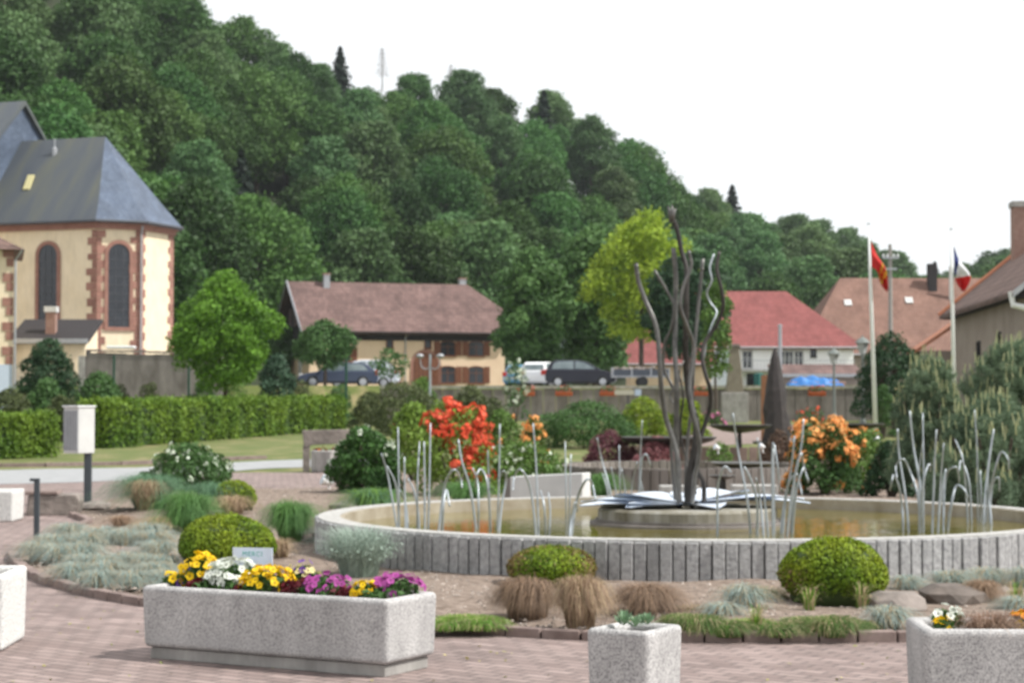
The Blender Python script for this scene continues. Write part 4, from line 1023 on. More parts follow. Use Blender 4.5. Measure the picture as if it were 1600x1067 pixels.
# ------------------------------------------------------------------ steel reeds
CL = [
 ('cluster of grey steel reeds at the left edge of the pond', 19.4, [
  [(621, 667), (623, 730), (624, 838)], [(597, 708), (606, 745), (622, 838)], [(631, 714), (632, 770), (634, 838)], [(655, 690), (653, 750), (652, 838)], [(662, 690), (663, 750), (664, 838)],
  [(672, 661), (671, 740), (669, 838)], [(606, 727), (618, 752), (622, 785), (623, 838)], [(637, 747), (647, 768), (653, 800), (655, 838)], [(626, 765), (634, 790), (638, 838)],
  [(722, 763), (719, 747), (709, 733), (694, 762), (685, 838)], [(703, 790), (697, 765), (693, 790), (691, 838)]]),
 ('cluster of grey steel reeds second from the left in the pond', 19.9, [
  [(716, 686), (722, 722), (735, 765), (745, 838)], [(738, 731), (746, 752), (748, 790), (747, 838)], [(742, 763), (745, 742), (752, 733), (762, 756), (767, 836)], [(762, 703), (764, 760), (766, 836)],
  [(781, 662), (780, 740), (777, 836)], [(781, 748), (786, 735), (791, 748), (784, 790), (780, 836)]]),
 ('cluster of grey steel reeds in front of the pale stone block', 18.9, [
  [(833, 661), (838, 730), (842, 842)], [(801, 765), (804, 745), (814, 733), (829, 765), (838, 842)], [(845, 767), (850, 790), (853, 842)], [(857, 770), (860, 800), (858, 842)], [(883, 689), (884, 770), (885, 842)], [(892, 709), (890, 780), (889, 842)],
  [(930, 780), (926, 757), (916, 748), (902, 780), (892, 842)], [(903, 800), (899, 785), (893, 812), (890, 842)]]),
 ('cluster of grey steel reeds behind the pedestal to its left', 22.6, [
  [(933, 684), (940, 715), (953, 765), (957, 805)], [(967, 695), (968, 750), (970, 805)], [(1003, 656), (1001, 720), (999, 805)], [(1017, 728), (1008, 709), (1001, 730), (998, 805)], [(942, 740), (949, 765), (952, 805)],
  [(955, 729), (962, 765), (964, 805)], [(971, 732), (977, 765), (979, 805)], [(995, 720), (988, 760), (986, 805)], [(999, 742), (1004, 770), (1005, 805)]]),
 ('cluster of grey steel reeds right of the pedestal', 19.1, [
  [(1144, 646), (1153, 700), (1166, 775), (1173, 838)], [(1161, 728), (1172, 750), (1182, 785), (1183, 838)], [(1180, 746), (1189, 780), (1193, 836)], [(1140, 737), (1135, 730), (1128, 731), (1121, 760), (1121, 800)], [(1182, 684), (1189, 725), (1200, 836)],
  [(1208, 700), (1209, 770), (1210, 836)], [(1218, 765), (1213, 725), (1207, 700)], [(1239, 681), (1235, 740), (1224, 800), (1221, 836)], [(1254, 654), (1250, 700), (1238, 765), (1230, 836)],
  [(1266, 755), (1258, 725), (1249, 708), (1240, 745), (1236, 836)], [(1253, 774), (1249, 752), (1241, 740), (1229, 765), (1223, 836)], [(1267, 752), (1260, 735), (1253, 732), (1243, 765), (1238, 836)]]),
 ('cluster of grey steel reeds left of centre in the right half of the pond', 19.6, [
  [(1404, 670), (1408, 710), (1416, 775), (1420, 836)], [(1421, 642), (1428, 700), (1436, 765), (1438, 834)], [(1445, 645), (1444, 730), (1443, 834)], [(1461, 671), (1460, 750), (1457, 832)], [(1471, 692), (1470, 750), (1466, 830)], [(1440, 692), (1437, 730), (1436, 800)],
  [(1401, 746), (1405, 728), (1412, 717), (1424, 735), (1434, 775), (1438, 834)], [(1459, 737), (1456, 727), (1448, 728), (1440, 755), (1438, 834)], [(1477, 732), (1471, 763), (1465, 830)], [(1387, 766), (1389, 748), (1395, 742), (1404, 760), (1410, 790), (1411, 815)],
  [(1502, 754), (1497, 737), (1489, 729), (1480, 748), (1474, 828)], [(1509, 777), (1503, 763), (1497, 759), (1487, 780), (1481, 826)], [(1457, 715), (1458, 760), (1456, 830)]]),
 ('cluster of grey steel reeds furthest right in the pond', 20.9, [
  [(1497, 687), (1501, 715), (1508, 760), (1512, 815)], [(1520, 640), (1524, 710), (1528, 815)], [(1557, 671), (1550, 710), (1541, 770), (1537, 815)], [(1530, 735), (1531, 775), (1532, 815)], [(1494, 735), (1503, 720), (1513, 750), (1518, 815)],
  [(1571, 733), (1568, 715), (1562, 706), (1554, 730), (1549, 775), (1549, 815)], [(1541, 735), (1543, 770), (1541, 815)], [(1561, 768), (1556, 745), (1550, 760), (1546, 815)]])]
for lab, d, rods in CL:
    c0 = P(sum(r[-1][0] for r in rods) / len(rods), 800, d)
    t = thing('steel_reeds', lab, 'reed sculpture', (c0.x, d, 0.02), 0, 'steel reed clusters standing in the pond')
    for k, rd in enumerate(rods):
        dd = d + random.uniform(-.28, .28); w = [P(x, y, dd) - t.location for x, y in rd]; w.append(Vector((w[-1].x, w[-1].y, 0)))
        for i, v in enumerate(w[:-2]): v.y += random.uniform(-.03, .03) * (len(w) - i)
        w = smoothpts(w[::-1], 5); n = len(w); r0 = random.uniform(.011, .015) if len(rd) < 4 else random.uniform(.013, .018)
        b = MB(); b.tube(w, [r0 * (1 - .45 * i / (n - 1)) for i in range(n)], 8); b.build('rod', M_GALV, t, smooth=True)
for px, py, w in ((1449, 792, 1.2), (1537, 804, .72), (1575, 800, .5)):
    d = 3960 / (py - 629); b = MB(); b.lathe([(w / 2 * .9, -.05), (w / 2, -.02), (w / 2, .02), (w / 2 * .96, .03), (0, .03)], n=28)
    o = b.build('stepping_disc', M_LGREY); o.location = (X(px, d), min(d, 23.3), WL + .005)
    tag(o, {1449: 'pale flat disc lying in the pond at the foot of the tall right reeds', 1537: 'small pale disc in the pond under the furthest right reeds', 1575: 'tiny pale disc in the pond beside the right rim'}[px], 'disc')

# ------------------------------------------------------------------ pale block, dishes, monolith behind the basin
def stone_block():
    a, c = P(797, 783, 26.0), P(910, 783, 25.6); t = thing('pale_stone_block', 'pale grey rectangular stone block behind the pond rim', 'block', (a.x, 26.0, 0), math.atan2(c.y - a.y, c.x - a.x))
    L = (c - a).xy.length; b = MB(); b.extr([(0, 0), (L, 0), (L, .665), (0, .60)], 0, .32, 'y'); b.build('block', M_LGREY, t, bevel=.012)
    b = MB(); b.extr([(-.09, 0), (-.003, 0), (-.003, .59), (-.09, .575)], .02, .4, 'y'); b.build('dark_left_face', M_CONCD, t)  # dark left face of the block, built as a separate darker slab
stone_block()
def dish(label, px, py, wpx, d, stempx, drop=.10, mat=M_STEELD, tilt=0.0):
    z = P(px, py, d).z; R = wpx / 2 / FOC * d; g = tz(0, d)
    t = thing('fountain_dish', label, 'dish', (X(px, d), d, g + .02))
    z -= g + .02
    b = MB(); b.lathe([(.06, z - drop), (R * .55, z - drop * .75), (R * .9, z - drop * .3), (R, z), (R * .985, z + .012), (R * .85, z - drop * .2), (R * .5, z - drop * .55), (0, z - drop * .7)], n=40); o = b.build('bowl', mat, t, smooth=True)
    b = MB(); x = X(stempx, d) - X(px, d); b.tube([(x, 0, 0), (x * .9, 0, z - drop * .9)], [.09, .05], 10); b.build('stem', M_STEELD, t)
    b = MB(); b.disc(R * .8, z - drop * .2, 32); b.build('water_film', M_SKYSTEEL, t)
dish('wide dark steel dish on a stem left of centre behind the sculpture', 1045, 683, 150, 42, 1040, .26)
dish('dark shallow dish on a black stem in front of the standing stone', 1156, 664, 98, 48, 1155, .2)
dish('low pale rimmed dish with water below the black stemmed dish', 1163, 723, 106, 36, 1150, .12, M_STEEL)
dish('small low dish under the pale rimmed one', 1128, 743, 42, 32, 1128, .07, M_STEEL)
dish('flat grey dish at the foot of the white flagpole', 1336, 662, 92, 62, 1330, .22)
def upper_basin():
    t = thing('cascade_basin', 'second smaller palisade basin behind the pond feeding the cascade', 'basin', (X(1060, 36), 35.5, 0)); R = 2.35
    b = MB(); n = 90; r = random.Random(8)
    for i in range(n):
        a0, a1 = 2 * math.pi * i / n + .004, 2 * math.pi * (i + 1) / n - .004; h = .46 + r.uniform(-.01, .01)
        b.prism([(R * math.cos(a0), R * math.sin(a0)), (R * math.cos(a1), R * math.sin(a1)), ((R - .16) * math.cos(a1), (R - .16) * math.sin(a1)), ((R - .16) * math.cos(a0), (R - .16) * math.sin(a0))], 0, h)
    b.build('stone_ring', M_CONCD, t)
    b = MB(); b.disc(R - .15, .3, 40); b.build('water_surface', MATS['algae_floor'], t)
upper_basin()
b = MB(); n = 40; R = 3.1
for i in range(n):
    a0, a1 = math.pi * (1.0 + i / n) + .006, math.pi * (1.0 + (i + 1) / n) - .006
    b.prism([(R * math.cos(a0), R * math.sin(a0)), (R * math.cos(a1), R * math.sin(a1)), ((R - .12) * math.cos(a1), (R - .12) * math.sin(a1)), ((R - .12) * math.cos(a0), (R - .12) * math.sin(a0))], 0, .55 + random.uniform(-.015, .015))
o = b.build('palisade_edging', nmat('brown_palisade', (.14, .095, .08), (.22, .16, .135), scale=3, island=.2)); o.location = (X(1150, 50), 50.5, tz(0, 47) - .05)
tag(o, 'curved brown palisade edging behind the dishes of the cascade', 'edging')
for px, py, w, d in ((1060, 758, 60, 29.6), (1177, 757, 70, 29.3)):
    b = MB(); b.box(-w / 2 / FOC * d, w / 2 / FOC * d, -.2, .2, .0, P(0, py, d).z); o = b.build('stone_ledge', M_RIM, bevel=.015); o.location = (X(px, d), d, 0)
    tag(o, 'pale stone ledge %s above the far rim of the pond' % ('left of the pipes' if px < 1100 else 'right of the pipes'), 'ledge')
def monolith():
    d = 52; g = tz(0, d); s = FOC / d; t = thing('standing_stone', 'dark pointed standing stone set on a dark pedestal', 'standing stone', (X(1211, d), d, g))
    prof = [(-19, 688), (-17, 620), (-9, 572), (-5, 549), (0, 544), (6, 556), (10, 585), (17, 610), (21, 650), (24, 668), (22, 690)]
    b = MB(); lv = [(690, -19, 24, .34), (668, -19, 24, .36), (640, -18, 20, .33), (610, -16, 17, .29), (585, -12, 11, .22), (560, -7, 7, .14), (544, -2, 2, .05)]; k = 10
    vs = []
    for y, a, c, dp in lv:
        z = P(0, y, d).z - g; cx, rx = (a + c) / 2 / s, (c - a) / 2 / s
        vs += [(cx + rx * math.cos(q) * (1 + .12 * math.sin(3 * q + y)), dp * math.sin(q), z) for q in [2 * math.pi * j / k for j in range(k)]]
    n = len(lv); b.add(vs, [(i * k + j, i * k + (j + 1) % k, (i + 1) * k + (j + 1) % k, (i + 1) * k + j) for i in range(n - 1) for j in range(k)] + [tuple(range((n - 1) * k, n * k))])
    b.build('stone', nmat('dark_stone', (.022, .018, .018), (.05, .04, .038), scale=4, rough=.7, bump=.8, bscale=14), t)
    b = MB(); z = P(0, 690, d).z - g; b.lathe([(.42, 0), (.36, z - .12), (.62, z - .03), (.62, z + .01), (0, z + .01)], n=20); b.build('pedestal', M_STEELD, t)
    p = MB(); p.box(X(1197, 56) - .13, X(1197, 56) + .13, 56, 56.2, tz(0, 56), P(0, 586, 56).z); tag(p.build('rusty_post', nmat('rusty_wood', (.20, .085, .04), (.28, .13, .07), scale=4)), 'rust brown post right behind the standing stone', 'post')
monolith()
def stone_cross():
    d = 92; g = tz(0, d); t = thing('stone_column', 'old weathered stone column on a square base above the car park wall', 'column', (X(1147, d), d, g))
    z = lambda y: P(0, y, d).z - g
    b = MB(); b.extr([(-.62, -.2), (.62, -.2), (.62, z(613)), (-.62, z(613))], -.5, .1, 'y'); b.build('base', M_CONC, t, bevel=.03)
    b = MB(); b.extr([(-.42, z(613) + .001), (.42, z(613) + .001), (.26, z(560)), (.2, z(543)), (-.2, z(543)), (-.26, z(560))], -.42, .02, 'y'); b.build('shaft', nmat('brown_stone', (.19, .165, .12), (.27, .24, .19), scale=2.5, bump=.5), t, bevel=.03)
    b = MB(); zz = z(543); b.extr([(-.27, zz + .001), (.27, zz + .001), (.24, zz + .16), (-.24, zz + .16)], -.47, .07, 'y'); b.build('capital', M_ROCK, t, bevel=.02)
stone_cross()

# ------------------------------------------------------------------ poles, lamps, flags
def flag_mat(name, kind):
    m = bpy.data.materials.new(name); m.use_nodes = True; n, l = m.node_tree.nodes, m.node_tree.links; p = n['Principled BSDF']; p.inputs['Roughness'].default_value = .8
    uv = n.new('ShaderNodeUVMap'); s = n.new('ShaderNodeSeparateXYZ'); l.new(uv.outputs[0], s.inputs[0]); r = n.new('ShaderNodeValToRGB'); r.color_ramp.interpolation = 'CONSTANT'; e = r.color_ramp.elements
    if kind == 'tri':
        e[0].color = (.02, .035, .16, 1); e[1].position = .3333; e[1].color = (.78, .78, .80, 1); x = e.new(.6667); x.color = (.62, .03, .03, 1)
        l.new(s.outputs[0], r.inputs[0])
    else:
        e[0].color = (.62, .03, .025, 1); e[1].position = .52; e[1].color = (.70, .38, .04, 1); x = e.new(.60); x.color = (.60, .03, .025, 1); x = e.new(.68); x.color = (.70, .40, .05, 1); x = e.new(.76); x.color = (.55, .025, .02, 1)
        a = n.new('ShaderNodeTexNoise'); a.inputs['Scale'].default_value = 6; l.new(uv.outputs[0], a.inputs['Vector'])
        mm = n.new('ShaderNodeMath'); mm.operation = 'MULTIPLY_ADD'; mm.inputs[1].default_value = .25; mm.inputs[2].default_value = 0; l.new(a.outputs[0], mm.inputs[0]); q = n.new('ShaderNodeMath'); q.operation = 'ADD'
        l.new(s.outputs[0], q.inputs[0]); l.new(mm.outputs[0], q.inputs[1]); q2 = n.new('ShaderNodeMath'); q2.operation = 'SUBTRACT'; q2.inputs[1].default_value = .125; l.new(q.outputs[0], q2.inputs[0]); l.new(q2.outputs[0], r.inputs[0])
    l.new(r.outputs[0], p.inputs['Base Color'])
    tb = n.new('ShaderNodeBsdfTranslucent'); l.new(r.outputs[0], tb.inputs[0]); ms = n.new('ShaderNodeMixShader'); ms.inputs[0].default_value = .35
    l.new(p.outputs[0], ms.inputs[1]); l.new(tb.outputs[0], ms.inputs[2]); l.new(ms.outputs[0], n['Material Output'].inputs[0])
    return m
def flagpole(label, pxt, pyt, pxb, pyb, d, top, bot, fl, mat, flabel):
    g = tz(0, d); B = Vector((X(pxb, d), d, g)); T = P(pxt, pyt, d)
    t = thing('flagpole', label, 'flagpole', B); h = T.z - g
    lean = T.x - B.x
    b = MB(); b.tube([(0, 0, 0), (lean * .8, 0, h * .8), (lean, 0, h)], [.085, .055, .022], 10); b.build('pole', M_WHITE, t, smooth=True)
    b = MB(); b.lathe([(0, 0), (.05, .03), (.05, .06), (0, .09)], (lean, 0, h), 10); b.build('finial', M_ZINC, t)
    b = MB(); b.lathe([(.16, 0), (.16, .12), (.1, .2)], n=12); b.build('base_sleeve', M_ZINC, t)
    A = [P(x, y, d) for x, y in top]; C = [P(x, y, d) for x, y in bot]
    A, C = smoothpts(A, 8), smoothpts(C, 8); n = len(A); k = 10; vs = []
    for i in range(n):
        for j in range(k + 1):
            q = A[i].lerp(C[i], j / k); u = i / (n - 1)
            q.y += .14 * math.sin(j / k * 9 + u * 5) * (.15 + u) + .25 * u * math.sin(u * 7 + j * .3)
            vs.append(q - A[0])
    fs = [(i * (k + 1) + j, (i + 1) * (k + 1) + j, (i + 1) * (k + 1) + j + 1, i * (k + 1) + j + 1) for i in range(n - 1) for j in range(k)]
    m = MB(); m.add(vs, fs); o = m.build(fl, mat, smooth=True); o.location = A[0]
    so = o.modifiers.new('cloth', 'SOLIDIFY'); so.thickness = .006
    uvl = o.data.uv_layers.new(name='UVMap')
    for lp in o.data.loops:
        vi = lp.vertex_index; uvl.data[lp.index].uv = ((vi // (k + 1)) / (n - 1), (vi % (k + 1)) / k)
    tag(o, flabel, 'flag')
flagpole('white flagpole carrying the red flag', 1357, 352, 1368, 655, 66, [(1361, 377), (1371, 398), (1382, 420), (1388, 453)], [(1362, 417), (1369, 424), (1376, 440), (1386, 456)], 'flag', flag_mat('red_gold_flag', 'red'), 'red flag with golden emblem hanging from its white pole')
flagpole('white flagpole carrying the blue white and red flag', 1486, 360, 1491, 640, 66, [(1490, 384), (1499, 404), (1514, 431), (1508, 455)], [(1491, 427), (1493, 430), (1494, 434), (1500, 450)], 'flag', flag_mat('tricolour', 'tri'), 'blue white and red flag drooping from its white pole')

def street_lamp(label, px, pyt, d, h_l=.75):
    g = tz(0, d); H = P(0, pyt, d).z - g; t = thing('street_lamp', label, 'street lamp', (X(px, d), d, g))
    b = MB(); b.lathe([(.13, 0), (.13, .5), (.075, .6), (.05, H - h_l), (.05, H - h_l + .05)], n=10); b.build('post', nmat('grey_green_paint', (.16, .18, .17), (.2, .22, .21)), t, smooth=False)
    z = H - h_l
    b = MB(); b.lathe([(.12, z + .05), (.24, z + .45), (.24, z + .46)], n=4); b.build('lantern', nmat('lantern_glass', (.35, .37, .37), (.45, .47, .47), rough=.2), t)
    b = MB(); b.lathe([(.31, z + .461), (.16, z + .62), (.04, z + .68), (.02, z + .76), (0, z + .77)], n=8); b.build('hood', MATS['grey_green_paint'], t)
street_lamp('old style lantern on a grey post left of the red flag pole', 1348, 524, 74)
street_lamp('smaller lantern lamp post in front of the blue tarpaulin', 1303, 541, 84, .8)
def double_lamp():
    d = 79; g = tz(0, d); H = P(0, 553, d).z - g; t = thing('double_street_lamp', 'white lamp post with two drooping curved arms before the farmhouse', 'street lamp', (X(672, d), d, g))
    b = MB(); b.tube([(0, 0, 0), (0, 0, H)], [.06, .05], 10); b.build('post', M_GALV, t)
    for s in (-1, 1):
        b = MB(); b.tube(smoothpts([(0, 0, H - .55), (s * .22, 0, H - .62), (s * .38, 0, H - .45), (s * .40, 0, H - .15)], 5), .02, 8); b.build('arm', M_GALV, t)
        b = MB(); b.lathe([(.05, -.08), (.15, -.02), (.16, .04), (.08, .1), (0, .11)], (s * .42, 0, H - .1), 14); b.build('lamp_shade', M_ZINC, t, smooth=True)
double_lamp()
def utility_pole():
    d = 120; g = tz(10, d); b = MB(); T = P(1392, 382, d); H = T.z - g
    t = thing('utility_pole', 'grey wooden utility pole standing between the two flags', 'utility pole', (X(1392, d), d, g))
    b.tube([(0, 0, 0), (0, 0, H)], [.16, .11], 8); b.build('pole', nmat('weathered_pole', (.22, .20, .18), (.3, .28, .25)), t)
    b = MB(); b.box(-.5, .5, -.2, -.1, H - .9, H - .8); b.box(-.4, .4, -.2, -.1, H - 1.6, H - 1.5); b.build('crossarm', M_ZINC, t)
    for s in (-.45, .45, -.2, .2):
        b = MB(); b.lathe([(.04, 0), (.06, .1), (.03, .2)], (s, -.15, H - .8), 8); b.build('insulator', M_WHITE, t)
utility_pole()
def mast():
    d = 100; g = tz(10, d); t = thing('steel_mast', 'thin pale steel mast in front of the red tiled roof', 'mast', (X(1219, d), d, g)); H = P(0, 510, d).z - g
    b = MB(); b.tube([(0, 0, 0), (0, 0, H)], [.11, .09], 8); b.build('pole', M_ZINC, t); b = MB(); b.lathe([(.12, 0), (.12, .08), (0, .12)], (0, 0, H), 8); b.build('cap', M_ZINC, t)
mast()
FP_ = [(62, 560, 90), (178, 556, 90), (295, 557, 89), (415, 560, 87), (541, 562, 83)]
for i, (px, py, d) in enumerate(FP_):
    g = tz(0, d); b = MB(); H = P(0, py, d).z - g; b.box(-.05, .05, -.05, .05, 0, H); b.box(-.06, .06, -.06, .06, H, H + .03)
    o = b.build('fence_post', M_GREENPOST, bevel=.006); o.location = (X(px, d), d, g)
    tag(o, ['dark green fence post in front of the big dark evergreen bush', 'dark green fence post before the grey retaining wall', 'dark green fence post left of the round maple trunk', 'dark green fence post right of the maple crown', 'dark green fence post at the right end of the long hedge'][i], 'fence post', 'green fence posts behind the hedge')

# ------------------------------------------------------------------ cars
def car(name, label, px, d, body, L=4.1, Hc=1.52, rot=0.0, z=None, kind='mpv', cat='car'):
    t = thing(name, label, cat, (X(px, d), d, (tz(X(px, d), d) if z is None else z) + .02), rot)
    W = 1.7; k = L / 4.1; h = Hc / 1.52
    if kind == 'mpv':
        low = [(-2.0, .35), (-2.03, .62), (-1.98, .98), (-1.85, 1.0), (.85, .98), (1.35, .93), (1.85, .78), (2.0, .6), (2.02, .34), (1.75, .24), (-1.8, .24)]
        gh = [(-1.93, .97), (-1.72, 1.38), (-1.45, 1.5), (-.2, 1.52), (.35, 1.42), (1.2, .94)]
        wn = [(-1.62, 1.02), (-1.52, 1.34), (-1.3, 1.43), (-.2, 1.44), (.25, 1.36), (.95, 1.0)]
    else:
        low = [(-2.05, .36), (-2.08, .6), (-2.0, .9), (-1.3, .95), (.75, .93), (1.4, .86), (1.95, .7), (2.08, .55), (2.08, .34), (1.8, .25), (-1.85, .25)]
        gh = [(-1.95, .9), (-1.5, 1.3), (-1.15, 1.42), (.0, 1.43), (.4, 1.34), (1.1, .9)]
        wn = [(-1.55, .98), (-1.32, 1.25), (-1.1, 1.34), (.0, 1.35), (.3, 1.27), (.88, .95)]
    sc = lambda q: [(x * k, z_ * h) for x, z_ in q]
    low, gh, wn = sc(low), sc(gh), sc(wn)
    b = MB(); b.extr(low, -W / 2, W / 2, 'y'); b.build('body', body, t, bevel=.07, seg=3, smooth=False)
    b = MB(); n = len(gh); vs = []
    for s, yy in ((-1, W / 2 - .05), (1, W / 2 - .05)):
        vs += [(x, s * (yy - (z_ - .93 * h) * .28), z_) for x, z_ in gh]
    b.add(vs, [(i, (i + 1) % n, n + (i + 1) % n, n + i) for i in range(n)] + [tuple(range(n - 1, -1, -1)), tuple(range(n, 2 * n))]); b.build('cabin', body, t, bevel=.04)
    for s in (-1, 1):
        b = MB(); f = lambda z_, e: s * (W / 2 - .05 - (z_ - .93 * h) * .28 + e)
        for a, c in (((0, .46)), ((.5, 1.0))):
            xs = [min(p[0] for p in wn), max(p[0] for p in wn)]; cut = xs[0] + (xs[1] - xs[0]) * .5
            poly = [p for p in wn]
            half = [(min(x, cut - .04), z_) for x, z_ in poly] if a == 0 else [(max(x, cut + .04), z_) for x, z_ in poly]
            m = len(half); v2 = [(x, f(z_, .012), z_) for x, z_ in half] + [(x, f(z_, -.02), z_) for x, z_ in half]
            b.add(v2, [tuple(range(m)) if s < 0 else tuple(range(m - 1, -1, -1))] + [(i, (i + 1) % m, m + (i + 1) % m, m + i) for i in range(m)])
        b.build('side_window', M_CARGLSKY, t)
        b = MB(); xw = max(p[0] for p in wn); b.box(xw - .1, xw + .06, s * (W / 2 + .08) - .07, s * (W / 2 + .08) + .07, .98 * h, 1.1 * h); b.build('mirror', body, t, bevel=.02)
        b = MB(); b.box(2.0 * k - .22, 2.0 * k + .005, s * .62 - .15, s * .62 + .15, .62 * h, .76 * h); b.build('headlight', M_WHITE, t, bevel=.02)
        b = MB(); b.box(-2.04 * k, -1.9 * k, s * .7 - .13, s * .7 + .155, .72 * h, 1.0 * h); b.build('tail_light', M_RED, t, bevel=.02)
    for a, c, nm in ((0, 1, 'rear_window'), (4, 5, 'windscreen')):
        (x0, z0), (x1, z1) = gh[a], gh[c]; dx, dz = x1 - x0, z1 - z0; nl = math.hypot(dx, dz); nx, nz_ = (-dz / nl * .014, dx / nl * .014)
        q = []
        for s in (-1, 1):
            for u in (.12, .92):
                zz = z0 + dz * u; q.append((x0 + dx * u + nx, s * (W / 2 - .15 - (zz - .93 * h) * .28), zz + nz_))
        b = MB(); b.add(q, [(0, 1, 3, 2)]); b.build(nm, M_CARGLSKY, t)
    for x in (-1.28 * k, 1.3 * k):
        for s in (-1, 1):
            y = s * (W / 2 - .08)
            b = MB(); vs = []
            prof = [(.2, -.1), (.3, -.105), (.32, -.07), (.32, .07), (.3, .105), (.2, .1)]
            nn = 20; vs = [(x + r_ * math.cos(2 * math.pi * j / nn), y + o_, .32 + r_ * math.sin(2 * math.pi * j / nn)) for r_, o_ in prof for j in range(nn)]
            b.add(vs, [(i * nn + j, i * nn + (j + 1) % nn, (i + 1) * nn + (j + 1) % nn, (i + 1) * nn + j) for i in range(5) for j in range(nn)])
            wh = b.build('wheel', M_RUBBER, t, smooth=True)
            b = MB(); vs = [(x + .215 * math.cos(2 * math.pi * j / nn), y + s * .085, .32 + .215 * math.sin(2 * math.pi * j / nn)) for j in range(nn)] + [(x, y + s * .1, .32)]
            b.add(vs, [(j, (j + 1) % nn, nn) for j in range(nn)]); b.build('rim', M_ALLOY, wh)
    b = MB(); b.box(-1.75 * k, 1.75 * k, -W / 2 - .006, W / 2 + .006, .24, .34); b.build('sill_trim', M_RUBBER, t)
    b = MB(); b.box(-2.045 * k, -2.02 * k, -.26, .26, .5, .62); b.build('number_plate', M_WHITE, t)
    return t
def paint(n, c): return nmat(n, c, tuple(x * 1.1 for x in c), scale=2, rough=.35, coat=.15, spec=.35)
ZP = 2.47
car('parked_car', 'black compact people carrier parked side-on above the wall', 908, 112, paint('black_paint', (.016, .017, .028)), 4.15, 1.6, rad(-6), ZP)
car('parked_car', 'white hatchback parked just left of the black car', 850, 116, paint('white_car_paint', (.75, .76, .78)), 3.9, 1.5, rad(68), ZP + .05)
car('parked_car', 'light blue hatchback partly hidden by the white car', 828, 119, paint('blue_car_paint', (.12, .30, .48)), 3.9, 1.42, rad(60), ZP + .05)
car('parked_car', 'dark blue estate car with pale wheels in front of the farmhouse', 528, 107, paint('navy_paint', (.045, .06, .10)), 4.4, 1.48, rad(186), ZP - .05, 'estate')
car('parked_car', 'silver car parked just behind the dark blue estate car', 566, 113, paint('silver_paint', (.52, .55, .60)), 4.3, 1.74, rad(178), ZP - .02, 'estate')
def trailer():
    d = 110; t = thing('flat_trailer', 'dark flat trailer with low sides loaded with rubble behind the black car', 'trailer', (X(1000, d), d, ZP + .02))
    b = MB(); b.box(-1.6, 1.6, -.85, .85, .55, .65); b.build('deck', M_ZINC, t)
    for y in (-.85, .85):
        for x0, x1 in ((-1.58, -.55), (-.49, .54), (.6, 1.58)):
            b = MB(); b.box(x0, x1, y - .02, y + .02, .651, 1.0); b.build('side_board', nmat('slate_board', (.05, .06, .075), (.07, .08, .10)), t)
        for x in (-1.6, -.52, .57, 1.6): b = MB(); b.box(x - .03, x + .03, y - .035, y + .035, .56, 1.12); b.build('stake', M_ALLOY, t)
    for s in (-1, 1):
        b = MB(); nn = 18; vs = [(.1 + r_ * math.cos(2 * math.pi * j / nn), s * .9 + o_, .3 + r_ * math.sin(2 * math.pi * j / nn)) for r_, o_ in ((0, -.08), (.3, -.08), (.3, .08), (0, .08)) for j in range(nn)]
        b.add(vs, [(i * nn + j, i * nn + (j + 1) % nn, (i + 1) * nn + (j + 1) % nn, (i + 1) * nn + j) for i in range(3) for j in range(nn)]); b.build('wheel', M_RUBBER, t)
    C = np.stack([RNG.uniform(-1.5, .8, 160), RNG.uniform(-.7, .7, 160), RNG.uniform(.75, 1.12, 160)], 1)
    o = link('rubble', stones_mesh('rubble', C, .12, M_ROCK)); o.location = t.location; tag(o, 'grey brown rubble heaped on the flat trailer', 'rubble', kind='stuff')
trailer()
def tarp():
    d = 104; n, k = 30, 10; vs = []; L = 3.0
    for i in range(n + 1):
        for j in range(k + 1):
            u, v = i / n, j / k * 2 - 1; h = .42 + .13 * math.sin(u * 3.0 + .5) + .07 * math.sin(u * 17 + v * 4) + .04 * math.sin(u * 31)
            edge = max(abs(v) ** 3, abs(u * 2 - 1) ** 6); vs.append(((u - .5) * L, v * .75, h * (1 - edge) + .1 * edge + .02 * math.sin(13 * v + u * 30)))
    b = MB(); b.add(vs, [(i * (k + 1) + j, (i + 1) * (k + 1) + j, (i + 1) * (k + 1) + j + 1, i * (k + 1) + j + 1) for i in range(n) for j in range(k)])
    o = b.build('blue_tarpaulin', nmat('blue_tarp', (.02, .12, .36), (.04, .20, .50), scale=3, rough=.45), smooth=False); o.location = (X(1273, d), d, 2.47 - .05)
    so = o.modifiers.new('cloth', 'SOLIDIFY'); so.thickness = .01
    tag(o, 'crumpled bright blue tarpaulin over a heap behind the wall', 'tarpaulin')
    b = MB(); b.box(-1.45, 1.5, -.6, .6, 0, .28); o = b.build('brick_pile', M_BRICK, bevel=.04); o.location = (X(1275, d), d, 2.45); tag(o, 'low stack of reddish bricks under the blue tarpaulin', 'brick stack')
tarp()
b = MB(); b.lathe([(.32, 0), (.36, .9), (.38, .92), (.38, 1.0), (0, 1.06)], n=4); o = b.build('waste_bin', nmat('green_bin', (.01, .09, .075), (.015, .11, .09), rough=.5), bevel=.02); o.location = (X(1185, 140), 140, tz(0, 140)); tag(o, 'dark green wheeled bin beside the white house doorway', 'bin')

